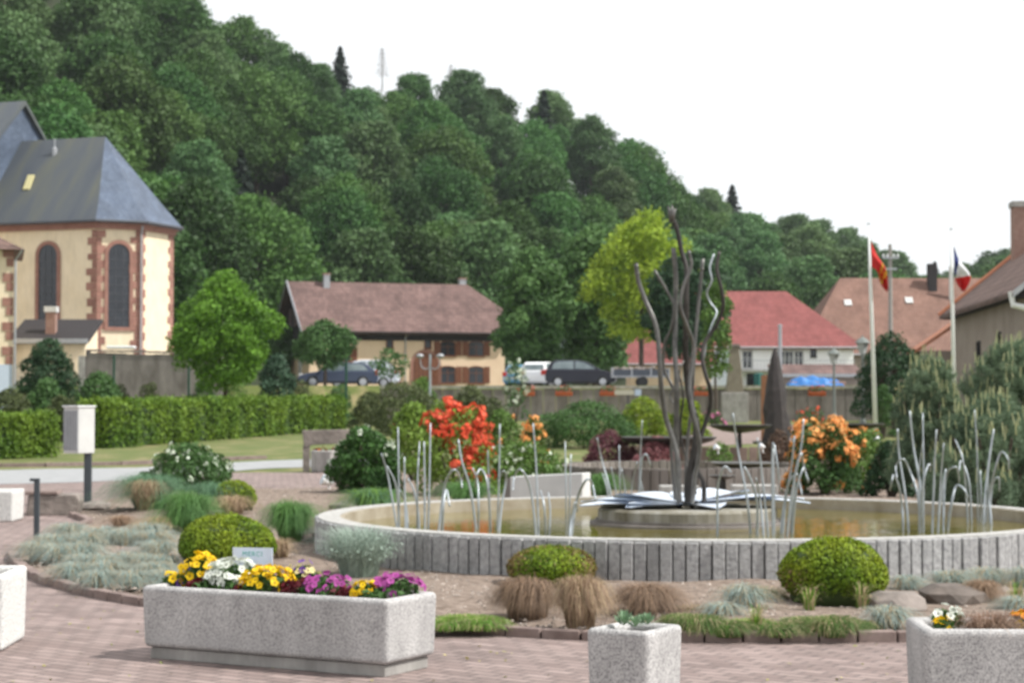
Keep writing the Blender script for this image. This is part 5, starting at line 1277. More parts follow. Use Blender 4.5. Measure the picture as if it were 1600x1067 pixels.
# flower boxes on the wall
for i, (px, lab) in enumerate(((822, 'orange flower box on the wall below the white hatchback'), (881, 'orange flower box on the wall below the back of the black car'), (950, 'orange flower box on the wall below the nose of the black car'), (1092, 'orange flower box on the wall seen behind the sculpture pipes'), (1276, 'orange flower box on the wall below the blue tarpaulin'))):
    d = 94.2; t = thing('flower_box', lab, 'flower box', (X(px, d), d, 1.93), 0, 'flower boxes hung on the wall')
    b = MB(); b.extr([(-.2, 0), (.05, 0), (.09, .2), (-.24, .2)], -.42, .42, 'x'); b.build('box', M_TERRA, t, bevel=.02)
    C, N_ = lobes_cloud([(-.2, -.05, .28, .25, .16, .16), (.15, -.05, .3, .28, .16, .18)], 170); link('foliage', quads_mesh('foliage', leaves(C, N_, .09), LF['mid']), t)
    C, N_ = lobes_cloud([(-.2, -.05, .3, .27, .18, .18), (.15, -.05, .32, .3, .18, .2)], 34); link('blossoms', quads_mesh('blossoms', leaves(C, N_, .09, .9), leaf('geranium_red', (.6, .05, .05), (.6, .2, .15))), t)
    b = MB(); b.box(-.3, -.27, .07, .38, -.02, 0.0); b.box(.27, .3, .07, .38, -.02, 0); b.build('bracket', M_TIMBER, t)
def signboard():
    d = 93.8; t = thing('notice_board', 'small pale notice board with blue sign on the car park wall', 'sign', (X(981, d), d, tz(0, d)))
    z = P(0, 613, d).z - t.location.z
    b = MB(); b.box(-.65, .3, -.02, .02, z - .12, z + .12); b.build('board', nmat('pale_board', (.45, .42, .35), (.5, .47, .4)), t)
    b = MB(); b.box(.34, .65, -.025, .02, z - .15, z + .15); b.build('blue_sign', nmat('pale_blue_sign', (.42, .5, .66), (.48, .56, .7)), t)
    b = MB(); b.box(-.03, .03, .021, .07, 0, z + .1); b.build('post', M_DARKPOST, t)
signboard()
# ================================================================== PLANTERS, BOLLARDS, CABINET
def pansy_mats():
    c = nmat('flower_eye', (.02, .01, .02), (.05, .03, .01), scale=30)
    g = dict(yellow=((.80, .58, .01), (.85, .50, .01)), white=((.80, .82, .76), (.72, .78, .70)), purple=((.12, .05, .30), (.22, .08, .42)), magenta=((.36, .05, .26), (.46, .11, .38)), red=((.14, .012, .018), (.22, .025, .03)), orange=((.80, .32, .02), (.75, .22, .02)), violet=((.4, .25, .7), (.3, .15, .5)), pale=((.8, .72, .3), (.7, .6, .4)))
    return c, {k: leaf('petals_' + k, v[0], v[1], isl=.18, transl=.3) for k, v in g.items()}
EYE, PET = pansy_mats()
def blossoms(name, C, N_, size, mat, eye=True, par=None, petals=5):
    """each blossom is a rosette of petals round a dark eye"""
    Q = []; mi = []
    for c, n in zip(C, N_):
        n = Vector(n) + Vector((random.gauss(0, .3), random.gauss(0, .3) - .2, random.gauss(0, .2))); n.normalize()
        a = n.orthogonal().normalized(); bb = n.cross(a); s = size * random.uniform(.8, 1.25); p0 = random.uniform(0, 6)
        for k in range(petals):
            q = p0 + k * 2 * math.pi / petals; d1 = a * math.cos(q) + bb * math.sin(q); d2 = a * -math.sin(q) + bb * math.cos(q)
            c_ = Vector(c) + n * random.uniform(0, .003)
            Q.append([c_, c_ + d1 * s * .35 - d2 * s * .33 + n * s * .08, c_ + d1 * s * .62 + n * s * .12, c_ + d1 * s * .35 + d2 * s * .33 + n * s * .08]); mi.append(0)
        if eye:
            c_ = Vector(c) + n * .006; e = s * .13; Q.append([c_ - a * e, c_ - bb * e, c_ + a * e, c_ + bb * e]); mi.append(1)
    return link(name, quads_mesh(name, np.array([[tuple(v) for v in q] for q in Q]), [mat, EYE], mi), par)
def pansy(label, loc, R, H, col, nf, nl=150, size=.06, second=None, eye=True, cat='flower', name='pansy_plant', leafm='mid', group=None):
    t = thing(name, label, cat, loc, random.uniform(0, 6), group)
    lob = [(0, 0, H * .45, R, R, H * .5)]
    C, N_ = lobes_cloud(lob, nl, .5, 1.0, low=-.3); link('leaves', quads_mesh('leaves', leaves(C, N_, .045, .55, .7), LF[leafm] if isinstance(leafm, str) else leafm), t)
    C, N_ = lobes_cloud([(0, 0, H * .5, R, R, H * .6)], nf, .9, 1.15, low=-.1)
    if nf: blossoms('blossoms', C, N_, size, PET[col], eye, t)
    if second:
        C, N_ = lobes_cloud([(0, 0, H * .5, R, R, H * .6)], second[1], .9, 1.15, low=-.1); blossoms('blossoms', C, N_, size, PET[second[0]], eye, t)
    return t
def trough(name, label, loc, rot, L, W, H, wall=.07, plinth=.08, mat=M_AGG, cat='planter'):
    """rectangular exposed-aggregate planter: local x = length, origin at a corner's ground point"""
    t = thing(name, label, cat, loc, rot)
    bm = bmesh.new()
    def ring(x0, x1, y0, y1, z): return [bm.verts.new(p) for p in ((x0, y0, z), (x1, y0, z), (x1, y1, z), (x0, y1, z))]
    tp = .012
    a = ring(tp, L - tp, tp, W - tp, plinth); o = ring(0, L, 0, W, H); i = ring(wall, L - wall, wall, W - wall, H); l = ring(wall + .01, L - wall - .01, wall + .01, W - wall - .01, H - .12)
    for r0, r1 in ((a, o), (o, i), (i, l)):
        for k in range(4): bm.faces.new((r0[k], r0[(k + 1) % 4], r1[(k + 1) % 4], r1[k]))
    bm.faces.new(a[::-1]); me = bpy.data.meshes.new('shell'); bm.normal_update(); bm.to_mesh(me); me.materials.append(mat); sh = link('shell', me, t)
    bv = sh.modifiers.new('bevel', 'BEVEL'); bv.width = .032; bv.segments = 4; bv.limit_method = 'ANGLE'; bv.angle_limit = rad(40)
    if plinth:
        b = MB(); b.box(.045, L - .045, .045, W - .045, 0, plinth - .004); b.build('plinth', M_CONC, t, bevel=.006)
    b = MB(); n = 16
    vs = [(wall + .003 + (L - 2 * wall - .006) * i / n, wall + .003 + (W - 2 * wall - .006) * j / n, H - .055 + random.uniform(-.014, .014)) for i in range(n + 1) for j in range(n + 1)]
    b.add(vs, [(i * (n + 1) + j, (i + 1) * (n + 1) + j, (i + 1) * (n + 1) + j + 1, i * (n + 1) + j + 1) for i in range(n) for j in range(n)]); b.build('soil', M_SOIL, t)
    return t
# long trough: base front-left corner, near right corner
A, B = G(219, 1030), G(605, 1062)
dirv = (B - A); L = dirv.xy.length; ang = math.atan2(dirv.y, dirv.x)
HT = .455
T1 = trough('long_planter', 'long rough concrete trough full of pansies in the left foreground', (A.x, A.y, .006), ang, L, .57, HT, .075, .075)
M1 = fmat(A.x, A.y, ang)
def in_t1(u, v, z=HT - .06): return tuple(M1 @ Vector((u * L - .045 - .05 * (1 - u), v, z)))
plants = [
 (.075, .30, 'yellow', 9, .10, .12, 'small yellow pansies at the left end of the long trough', ('purple', 2)),
 (.11, .44, 'purple', 7, .08, .15, 'purple pansies at the back near the left end of the long trough', None),
 (.165, .33, 'yellow', 36, .12, .22, 'tall bunch of golden yellow pansies left of the white ones', None),
 (.30, .33, 'white', 85, .17, .20, 'big mound of white pansies in the long trough', None),
 (.385, .46, 'violet', 7, .09, .16, 'pale violet pansies beside the small sign', None),
 (.475, .25, 'yellow', 60, .155, .18, 'bright yellow pansies in the middle of the long trough', None),
 (.535, .46, 'pale', 9, .10, .20, 'yellow and purple pansies behind the bright yellow ones', ('purple', 8)),
 (.69, .30, 'magenta', 26, .15, .15, 'purple red pansies right of the middle of the long trough', None),
 (.86, .23, 'yellow', 17, .08, .13, 'small tight yellow pansies near the right end of the long trough', None),
 (.93, .38, 'magenta', 40, .15, .16, 'magenta pansies at the right end of the long trough', None)]
for u, v, c, n, R, H, lab, s2 in plants: pansy(lab, in_t1(u, v), R, H, c, int(n * 1.5), 240, .040, s2)
HEU = leaf('heuchera_leaves', (.16, .018, .025), (.07, .012, .02), isl=.4)
for u, v, R, H, lab in ((.205, .20, .075, .10, 'dark red leafy plant before the golden pansies'), (.395, .18, .07, .08, 'dark red leafy plant right of the white pansies'), (.60, .22, .11, .13, 'wine red leafy plant between yellow and purple pansies'), (.79, .22, .10, .10, 'wine red leafy plant near the right end of the trough')):
    t = thing('red_leaf_plant', lab, 'plant', in_t1(u, v)); C, N_ = lobes_cloud([(0, 0, H * .4, R, R * .8, H * .6)], 260, .5, 1.1, low=-.2); link('leaves', quads_mesh('leaves', leaves(C, N_, .042, .6, .9), HEU), t)
for u in (.24, .345, .43, .64, .745, .90):
    t = thing('green_leaf_plant', {.24: 'green leaves left under the white pansies', .345: 'green leaves right under the white pansies', .43: 'green leaves left of the bright yellow pansies', .64: 'green leaves under the purple red pansies', .745: 'green leaves left of the small yellow pansies', .90: 'green leaves under the magenta pansies'}[u], 'plant', in_t1(u, .2)); C, N_ = lobes_cloud([(0, 0, .04, .09, .08, .06)], 130, .5, 1.1, low=-.2); link('leaves', quads_mesh('leaves', leaves(C, N_, .045, .5, .9), LF['mid']), t)
def little_sign():
    p = in_t1(.30, .50); t = thing('small_sign', 'small white sign with green lettering stuck among the pansies', 'sign', p, ang + rad(14))
    b = MB(); b.box(-.115, .155, -.004, .004, .10, .285); b.build('board', nmat('sign_white', (.60, .66, .80), (.64, .70, .84), rough=.4), t)
    cu = bpy.data.curves.new('lettering', 'FONT'); cu.body = 'MERCI'; cu.size = .044; cu.space_character = 1.15; cu.align_x = 'CENTER'; cu.extrude = .0006
    o = bpy.data.objects.new('lettering', cu); COL.objects.link(o); o.parent = t; o.location = (.02, -.0055, .232); o.rotation_euler = (math.pi / 2, 0, 0); cu.materials.append(nmat('teal_ink', (.08, .40, .36), (.10, .42, .38)))
    bpy.context.view_layer.update(); me = bpy.data.meshes.new_from_object(o.evaluated_get(bpy.context.evaluated_depsgraph_get())); mo = link('lettering', me, t); mo.location, mo.rotation_euler = o.location, o.rotation_euler; bpy.data.objects.remove(o)
    b = MB(); b.box(-.09, -.075, .005, .015, -.02, .27); b.box(.12, .135, .005, .015, -.02, .27); b.build('stake', M_ZINC, t)
little_sign()
# square planter in front
def corner_planter(label, pnl, w, H, name='square_planter', rot=None, w2=None):
    return trough(name, label, pnl, rot, w, w2 or w, H, .045, 0)
zt = .52; c1 = G(1012, 987, zt); a2 = rad(-31); w1 = .335; w2 = .385
c0 = c1 - Vector((math.cos(a2), math.sin(a2), 0)) * w1
T2 = trough('square_planter', 'small square concrete planter with succulents in the front centre', (c0.x, c0.y, .006), a2, w1, w2, zt - .006, .055, 0)
M2 = fmat(c0.x, c0.y, a2)
def succulent(label, p, R, n):
    t = thing('succulent', label, 'plant', p); b = MB()
    Q = []
    for i in range(n):
        a = i * 2.4; k = 1 - i / n; d = Vector((math.cos(a), math.sin(a), .5 + 1.2 * (1 - k))).normalized(); s = Vector((-math.sin(a), math.cos(a), 0)); L_ = R * (.5 + .5 * k)
        o = Vector((0, 0, R * .3 + (1 - k) * R * .5)); Q.append([o, o + d * L_ * .55 - s * L_ * .2, o + d * L_, o + d * L_ * .55 + s * L_ * .2])
    link('rosette', quads_mesh('rosette', np.array([[tuple(v) for v in q] for q in Q]), leaf('succulent_leaves', (.14, .24, .13), (.22, .32, .2), isl=.35)), t)
for k, (u, v, R, lab) in enumerate(((.33, .50, .06, 'rosette succulent at the back left of the square planter'), (.42, .34, .055, 'rosette succulent in the middle of the square planter'), (.62, .30, .05, 'rosette succulent nearest the front of the square planter'), (.68, .55, .055, 'rosette succulent at the right of the square planter'), (.50, .68, .045, 'small succulent at the rear of the square planter'))):
    succulent(lab, tuple(M2 @ Vector((u * w1, v * w2, zt - .02))), R * 1.35, 18)
# right trough
zr = .50; q0, q1 = G(1443, 983, zr), G(1760, 984, zr)
T3 = trough('long_planter', 'concrete trough with half-empty planting at the right edge', (q0.x, q0.y, .006), math.atan2((q1 - q0).y, (q1 - q0).x) - rad(1), 1.9, .58, zr - .006, .075, .075)
M3 = fmat(q0.x, q0.y, -rad(1))
def t3(u, v): return tuple(M3 @ Vector((u, v, zr - .06)))
for u, v, c, n, R, H, lab, s2 in ((.15, .25, 'yellow', 8, .05, .10, 'small yellow pansy in the corner of the right trough', None), (.20, .40, 'white', 14, .08, .15, 'white pansies near the corner of the right trough', None),
                                  (.60, .36, 'orange', 14, .09, .13, 'orange and yellow pansies in the right trough', ('yellow', 7)), (.72, .22, 'yellow', 14, .07, .12, 'yellow pansies right of the bare soil in the right trough', ('orange', 8)), (.80, .45, 'yellow', 9, .10, .20, 'yellow pansies at the right picture edge', None)):
    pansy(lab, t3(u, v), R, H * .8, c, int(n * 1.3), 220, .038, s2)
DRY = leaf('dry_grass_blades', (.36, .25, .165), (.25, .17, .115), isl=.4, transl=.2)
t = thing('withered_plant', 'withered brown plant in the middle of the right trough', 'plant', t3(.40, .3)); link('stalks', quads_mesh('stalks', blades(900, .22, .13, .003, .8, 1.2), leaf('withered_stalks', (.22, .12, .08), (.30, .22, .16), isl=.4)), t)
# left planters
zl = .50; l0 = G(6, 898, zl)
T4 = trough('square_planter', 'white concrete planter cut by the left picture edge', (l0.x - .75, l0.y - .02, .006), rad(3), .75, .75, zl - .006, .06, 0, nmat('pale_washed_concrete', (.36, .36, .35), (.74, .73, .71), scale=70, bump=.5, bscale=90, c3=(.6, .6, .58), rough=.9, detail=2))
l1 = G(20, 766, .43)
T5 = trough('square_planter', 'distant white concrete planter at the left edge beside the stone bench', (l1.x - .8, l1.y, .006), rad(2), .8, .7, .42, .06, 0, MATS['pale_washed_concrete'])
# octagonal planter by the lawn
def octo():
    g = GT(512, 739); t = thing('tub_planter', 'grey stone tub planter with red flowers and back slab by the lawn', 'planter', (g.x, g.y + .4, g.z), rad(8)); R = .42
    b = MB(); b.lathe([(R * .92, 0), (R, .05), (R, .50), (R * .8, .52), (R * .78, .42), (0, .42)], n=8); b.build('tub', M_CONC, t, bevel=.012)
    s = MB(); s.extr([(-.55, .55), (-.35, .62), (.6, .66), (.62, .98), (-.6, .96)], .5, .68, 'y'); s.build('back_slab', M_ROCK, t, bevel=.02)
    for x in (-.5, .5):
        l = MB(); l.box(x - .08, x + .08, .52, .66, 0, .62); l.build('leg', M_ROCK, t)
    p = pansy('low red flowers in the grey stone tub', (g.x, g.y + .4, g.z + .42), .33, .14, 'red', 40, 160, .06, ('orange', 5), name='red_flowers')
octo()
# stone bench block, cabinet, bollards, spotlight
def bench():
    a = G(40, 806); t = thing('stone_bench', 'low rough stone block bench with pinkish top at the left', 'bench', (a.x, a.y, 0), rad(6))
    b = MB(); b.extr([(0, 0), (.72, 0), (.75, .2), (.70, .30), (.03, .30)], 0, .55, 'y'); b.build('block', M_ROCK, t, bevel=.02)
    b = MB(); b.extr([(-.02, .302), (.45, .302), (.43, .35), (0, .35)], -.02, .57, 'y'); b.build('top_slab', M_KERB, t, bevel=.01)
bench()
def cabinet():
    B_ = G(137, 790); d = B_.y; t = thing('utility_cabinet', 'grey and white metal cabinet mounted on a dark post', 'cabinet', (B_.x, d, .0), rad(0))
    s = FOC / d; zt, zb = P(0, 636, d).z, P(0, 708, d).z
    b = MB(); b.box(-.055, .055, -.04, .04, 0, zb + .25); b.build('post', M_DARKPOST, t, bevel=.005)
    x0, x1 = (101 - 137) / s, (147 - 137) / s
    b = MB(); b.extr([(-.20, 0), (.18, 0), (.18, .01)], 0, .01)
    xc = (127 - 137) / s
    c = MB(); c.prism([(x0, -.10), (xc, -.24), (x1, .02), (xc + .02, .2), (x0 + .05, .16)], zb, zt); c.build('housing', M_LGREY, t, bevel=.012)
    c = MB(); M_ = Matrix.Translation((x0, -.10, 0)) @ Matrix.Rotation(math.atan2(-.14, xc - x0), 4, 'Z'); w = math.hypot(.14, xc - x0)
    for k in range(5): fbox(c, M_, w * (k + .12) / 5, w * (k + .8) / 5, .002, .012, zb + .05, zt - .05)
    c.build('door', nmat('grey_door', (.26, .27, .29), (.33, .34, .36), rough=.5), t)
    c = MB(); c.prism([(x0 - .02, -.12), (xc, -.27), (x1 + .02, .02), (xc + .02, .22), (x0 + .03, .18)], zt + .001, zt + .025); c.build('lid', M_WHITE, t, bevel=.005)
cabinet()
def bollard():
    B_ = G(57, 854); t = thing('bollard_light', 'thin dark grey bollard light with a hooked head at the left', 'bollard', B_); H = P(0, 747, B_.y).z
    b = MB(); b.box(-.028, .028, -.028, .028, 0, H - .03); b.build('post', M_DARKPOST, t, bevel=.004)
    b = MB(); b.box(-.075, .028, -.032, .032, H - .029, H); k = b.build('head', M_DARKPOST, t, bevel=.004)
    b = MB(); b.box(-.07, -.032, -.02, .02, H - .036, H - .0295); b.build('lens', M_WHITE, k)
bollard()
def spot(label, p, s=1.0):
    t = thing('spotlight', label, 'spotlight', p, rad(200)); b = MB(); b.tube([(0, 0, 0), (0, 0, .12 * s)], .02 * s, 8); b.build('stand', M_WHITE, t)
    b = MB(); b.tube([(-.06 * s, 0, .15 * s), (.05 * s, 0, .19 * s), (.1 * s, 0, .21 * s)], [.03 * s, .07 * s, .085 * s], 12); h = b.build('head', M_WHITE, t, bevel=.005)
    b = MB(); b.tube([(.1005 * s, 0, .2103 * s), (.106 * s, 0, .2125 * s)], [.075 * s, .075 * s], 12); b.build('glass', M_SKYSTEEL, h)
spot('small white spotlight on the ground left of the dark green shrub', G(514, 771), 1.2)
spot('small white spotlight among the shrubs below the standing stone', P(1192, 707, 38), .7); spot('white spotlight near the low pale dish', P(1122, 709, 38), .7)

# ================================================================== PLANTS OF THE BED
def topiary(label, px0, px1, pyt, pyb, mat, n=9000, size=.030, flat=1.0, dry=None):
    d = G(0, pyb, .05).y + (px1 - px0) / 2 / 190; x = X((px0 + px1) / 2, d); R = (px1 - px0) / 2 / FOC * d; H = P(0, pyt, d - R * .3).z - .05
    t = thing('box_bush', label, 'bush', (x, d, .05), random.uniform(0, 6), 'clipped box bushes')
    cz = H * .46
    C, N_ = lobes_cloud([(0, 0, cz, R * .97, R * .97, H - cz)], n, .93, 1.03, low=-2)
    C[:, :2] *= np.where(C[:, 2:3] < cz, 1.02 - .10 * ((cz - C[:, 2:3]) / cz) ** 2, 1.0)
    a = np.arctan2(C[:, 1], C[:, 0]); C *= (1 + .022 * np.sin(a * 3 + C[:, 2:3].T[0] * 9) + .02 * np.sin(a * 7 + 2))[:, None]
    C[:, 2] = np.clip(C[:, 2], .0, None)
    mi = None; mats = [LF[mat]]
    if dry: mats.append(leaf('dry_box_leaves', (.24, .17, .07), (.17, .14, .05))); mi = ((np.sin(a * 2 + 1) + np.sin(C[:, 2] * 9)) * .5 + RNG.normal(size=n) * .3 > dry).astype(int)
    link('foliage', quads_mesh('foliage', leaves(C, N_, size, .7, .7), mats, mi), t)
    b = MB(); b.lathe([(R * .8, 0), (R * .9, cz), (R * .75, cz + (H - cz) * .6), (R * .3, H * .93), (0, H * .94)], n=16); b.build('dark_bush_core', nmat('box_core', (.03, .05, .012), (.04, .07, .016)), t, smooth=True)  # solid dark green core inside the leaf shell
LF['box'] = leaf('box_leaves', (.25, .31, .022), (.125, .22, .020), isl=.5, transl=.3, scale=3)
topiary('large flat-topped clipped box bush behind the long trough', 280, 431, 806, 898, 'box', 15000, .028)
topiary('clipped box bush with brownish patches against the basin wall', 792, 932, 855, 922, 'box', 12000, .026, dry=.55)
topiary('big round clipped box bush in front of the basin at the right', 1218, 1386, 843, 952, 'box', 17000, .026, dry=1.0)
topiary('small clipped box bush among the grasses at the back left', 334, 402, 751, 800, 'box', 4500, .03, dry=.9)

GR = dict(kerb=leaf('kerb_grass_blades', (.12, .20, .04), (.07, .135, .03), isl=.35, scale=3), green=leaf('green_blades', (.13, .26, .07), (.075, .18, .055), isl=.4, scale=3), bluegreen=leaf('bluegreen_blades', (.15, .27, .15), (.09, .19, .11), isl=.35, scale=3), blue=leaf('blue_fescue_blades', (.36, .44, .42), (.25, .34, .31), isl=.35, scale=3),
          dry=DRY, straw=leaf('straw_blades', (.52, .41, .26), (.42, .33, .20), isl=.3, scale=3), silver=leaf('silver_leaves', (.40, .48, .42), (.30, .38, .31), isl=.3, scale=3), bright=leaf('bright_blades', (.17, .30, .03), (.10, .22, .03), isl=.35, scale=3), dkdry=leaf('dark_dry_blades', (.27, .19, .135), (.17, .12, .085), isl=.35))
def tuft(name, label, px, pyb, wpx, hpx, mat, n=900, wd=.004, arch=.6, group=None, base=.3, cat='grass', zb=.05, spread=1.0, mix=None, droop=.25):
    g = G(px, pyb, zb); R = wpx / 2 / FOC * g.y * 1.12; H = hpx / FOC * g.y; g.y += R * .6; g.x = X(px, g.y)
    t = thing(name, label, cat, g, 0, group)
    V = blades(int(n * .62), R, H, wd * 1.5, arch, spread, base, droop=droop); mats = [GR[mat]]; mi = None
    if mix: mats.append(GR[mix[0]]); k = len(V) // 4; mi = np.tile((RNG.uniform(size=k) < mix[1]).astype(int), 4)
    link('blades', quads_mesh('blades', V, mats, mi), t)
    return t
A_G = 'arching green grass tufts left of the pond'
tuft('grass_clump', 'arching blue green grass clump behind the large box bush', 294, 840, 104, 78, 'green', 3600, .004, .8, A_G)
tuft('grass_clump', 'tall blue green grass clump at the back below the white flowered shrub', 236, 800, 130, 66, 'bluegreen', 3600, .004, .9, A_G)
tuft('grass_clump', 'second tall green grass clump behind the brown tuft', 335, 800, 96, 52, 'bluegreen', 2400, .004, .9, A_G)
tuft('grass_clump', 'upright green grass clump left of the basin edge', 455, 852, 92, 76, 'green', 3400, .004, .8, A_G)
tuft('grass_clump', 'spreading light green grass clump behind the left rim of the basin', 585, 806, 120, 48, 'bright', 2600, .005, 1.0, A_G, mix=('bluegreen', .5))
tuft('grass_clump', 'green grass clump just behind the rim and left of the pale block', 730, 790, 110, 42, 'green', 2000, .005, .9, A_G)
tuft('grass_clump', 'green grass clump behind the pale block', 938, 782, 66, 48, 'green', 1400, .006, .8, A_G)
D_G = 'dry brown grass tufts'
tuft('dry_grass_clump', 'upright pale brown tuft among the back left grasses', 228, 802, 64, 56, 'dry', 2200, .004, .5, D_G, mix=('straw', .4))
tuft('dry_grass_clump', 'low straw coloured tuft in front of the brown tuft', 262, 830, 100, 26, 'straw', 1800, .004, 1.1, D_G)
tuft('dry_grass_clump', 'small low brown tuft beside the kerb end', 190, 824, 56, 22, 'dry', 800, .004, 1.0, D_G)
tuft('dry_grass_clump', 'pale dry tuft right of the small box bush', 365, 806, 80, 36, 'straw', 1200, .004, .9, D_G, mix=('dry', .5))
tuft('dry_grass_clump', 'straw tuft between the large box bush and the basin', 440, 880, 50, 44, 'straw', 1000, .003, .7, D_G, mix=('dry', .5))
tuft('dry_grass_clump', 'rounded brown tuft below the patchy box bush', 824, 968, 98, 72, 'dkdry', 4600, .003, .9, D_G, base=.55, mix=('dry', .5))
tuft('dry_grass_clump', 'tall brown tuft right of the patchy box bush', 906, 985, 86, 92, 'dry', 4600, .003, .75, D_G, base=.45, mix=('straw', .35))
tuft('dry_grass_clump', 'flattened brown tuft behind the square planter', 1008, 966, 122, 58, 'dkdry', 4200, .003, 1.2, D_G, mix=('dry', .5))
tuft('dry_grass_clump', 'brown tuft drooping over the rocks at the right', 1535, 945, 70, 44, 'dry', 1800, .003, 1.0, D_G)
B_G = 'blue fescue tufts'
rf_ = random.Random(12); fes = []
for i in range(90):
    px, py = rf_.uniform(62, 262), rf_.uniform(846, 924)
    if py > 905 - (160 - px) * .30 + (px - 160) * .22 + 8 or (px - 60) < (845 - py) * -.2 - 0: pass
    lim = interp(px, [(40, 880), (100, 905), (160, 922), (260, 930)])
    if py > lim or ((px - 188) / 42) ** 2 + ((py - 874) / 13) ** 2 < 1: continue
    if all(abs(px - a) > 25 or abs(py - c) > 9 for a, c in fes): fes.append((px, py))
fes.sort(key=lambda q: q[1])
words_r = ['back', 'middle', 'front']
from itertools import count
lab_n = {}
for i, (px, py) in enumerate(fes):
    tuft('blue_grass_tuft', 'blue fescue tuft in the %s row of the blue carpet, %s' % ('back' if py < 870 else 'middle' if py < 893 else 'front', 'nearest the bollard' if px < 125 else 'in mid bed' if px < 190 else 'nearest the large box bush'), px, py, 84, 34, 'blue', 1800, .0028, 1.1, B_G + ' in the left carpet', mix=('straw', .3), droop=.3)
for px, py, w, h, lab in ((1188, 942, 110, 26, 'straw coloured low grass behind the pale tuft'), (1085, 962, 80, 18, 'thin straw grass between the square planter and the brown tuft'), (985, 985, 60, 18, 'thin straw grass just right of the tall brown tuft')):
    tuft('straw_grass_tuft', lab, px, py, w, h, 'straw', 900, .003, .9, 'straw grass tufts', mix=('kerb', .35), base=.6)
for px, py, w, h, lab in ((1160, 958, 90, 50, 'pale blue green tuft left of the big round box bush'), (1128, 968, 70, 30, 'straw and blue tuft behind the square planter'), (1412, 925, 60, 30, 'blue fescue tuft against the basin wall right of the big bush'), (1480, 922, 90, 34, 'blue fescue tuft above the dark rock'), (1540, 918, 100, 34, 'long blue fescue tuft at the foot of the right basin wall'), (1600, 925, 80, 44, 'blue fescue tuft at the right picture edge'), (1385, 985, 90, 42, 'bluish tuft beside the kerb left of the right trough'), (1590, 958, 70, 30, 'small blue tuft behind the right trough')):
    tuft('blue_grass_tuft', lab, px, py, w, h, 'blue', 1700, .003, .9, B_G, mix=('straw', .3))
S_G = 'low bright green grass tufts along the kerb'
for px, py, w, h, lab in ((728, 978, 80, 20, 'low green tuft behind the kerb between long trough and brown tuft'), (1062, 986, 60, 34, 'green tuft half hidden by the right side of the square planter'), (1175, 986, 70, 24, 'green mat at the kerb between the weeds and the square planter'), (1255, 988, 70, 30, 'green mat at the kerb directly before the big bush'), (1330, 990, 60, 28, 'small green tuft at the kerb left of the bluish tuft'), (700, 984, 70, 22, 'low green tuft at the kerb right of the long trough'), (755, 984, 70, 24, 'low green tuft at the kerb below the rounded brown tuft'), (1090, 992, 80, 40, 'green tuft at the kerb right of the square planter'), (1135, 994, 70, 30, 'second green tuft right of the square planter'), (1215, 994, 70, 26, 'low green tuft before the big round bush'), (1297, 994, 80, 40, 'dense green tuft before the big round bush at its right')):
    tuft('green_grass_tuft', lab, px, py, w * 1.25, h * .85, 'bright' if h < 25 else 'kerb', 3000, .0028, .9, S_G, base=.6, mix=('straw', .22))
for px, py, lab in ((1262, 958, 'tall flowering grass stems before the left side of the big bush'), (1345, 955, 'flowering grass stems before the right side of the big bush'), (1180, 990, 'pale green weeds at the kerb left of the dense tuft'), (1585, 950, 'leafy green weed behind the right trough')):
    tuft('weed', lab, px, py, 46, 50, 'straw', 130, .004, .5, 'weeds in the bed', mix=('bright', .5), cat='weed')
# silver lavender plant
def silver():
    g = G(560, 905, .05); t = thing('silver_shrub', 'silvery grey feathery shrub between the long trough and the basin', 'shrub', (X(562, g.y + .3), g.y + .3, .05))
    V = [blades(1300, .40, .46, .007, .25, 1.0, .4)[:]]
    for k in range(170):
        a = random.uniform(0, 6.28); q = math.sqrt(random.random()); top = np.array([math.cos(a) * q * .42, math.sin(a) * q * .36, .42 * (1 - .35 * q * q) * random.uniform(.7, 1.05)])
        C = top * np.linspace(.55, 1, 9)[:, None]; V.append(leaves(C + RNG.normal(size=C.shape) * .012, np.tile([0, 0, 1.], (9, 1)), .035, .4, 1.2))
    link('foliage', quads_mesh('foliage', np.concatenate(V), GR['silver']), t)
silver()
# rocks in the bed
def rock(label, px, py, wpx, hpx, dpt=.3, rot=0, cat='rock', mat=M_ROCK):
    g = G(px, py, .04); bm = bmesh.new(); bmesh.ops.create_icosphere(bm, subdivisions=2, radius=1); r = random.Random(px); w = wpx / 2 / FOC * g.y; h = hpx / FOC * g.y
    for v in bm.verts:
        c = v.co; k = 1 + r.uniform(-.12, .12); m = max(abs(c.x), abs(c.y), abs(c.z)); c *= (.72 + .28 / m * .8) * k
        v.co = Vector((c.x * w, c.y * dpt, max(c.z, -.3) * h * .8 + h * .2))
    me = bpy.data.meshes.new('rock'); bm.to_mesh(me); me.materials.append(mat); o = link('rock', me); o.location = (g.x, g.y + dpt * .7, .04); o.rotation_euler = (0, 0, rot); tag(o, label, cat)
rock('flat grey rock left of the dark one beside the round bush', 1408, 958, 112, 34); rock('dark brown flat rock behind the corner of the right trough', 1500, 950, 124, 36, mat=nmat('dark_rock', (.08, .065, .055), (.17, .14, .12), scale=5, bump=.9)); rock('low rounded rock partly under the blue grass at the left', 200, 872, 60, 16, .25)
rock('pinkish flat rock at the left end of the bed', 145, 796, 52, 14, .3); rock('brown rock beside the basin behind the box bush', 470, 850, 66, 30, .3); rock('pale boulder behind the rim in front of the red azalea', 715, 778, 90, 30, .4)
rock('dark low rock behind the left rim of the basin', 540, 800, 66, 18, .3); rock('small rock at the right edge behind the blue tuft', 1570, 935, 50, 16, .2)

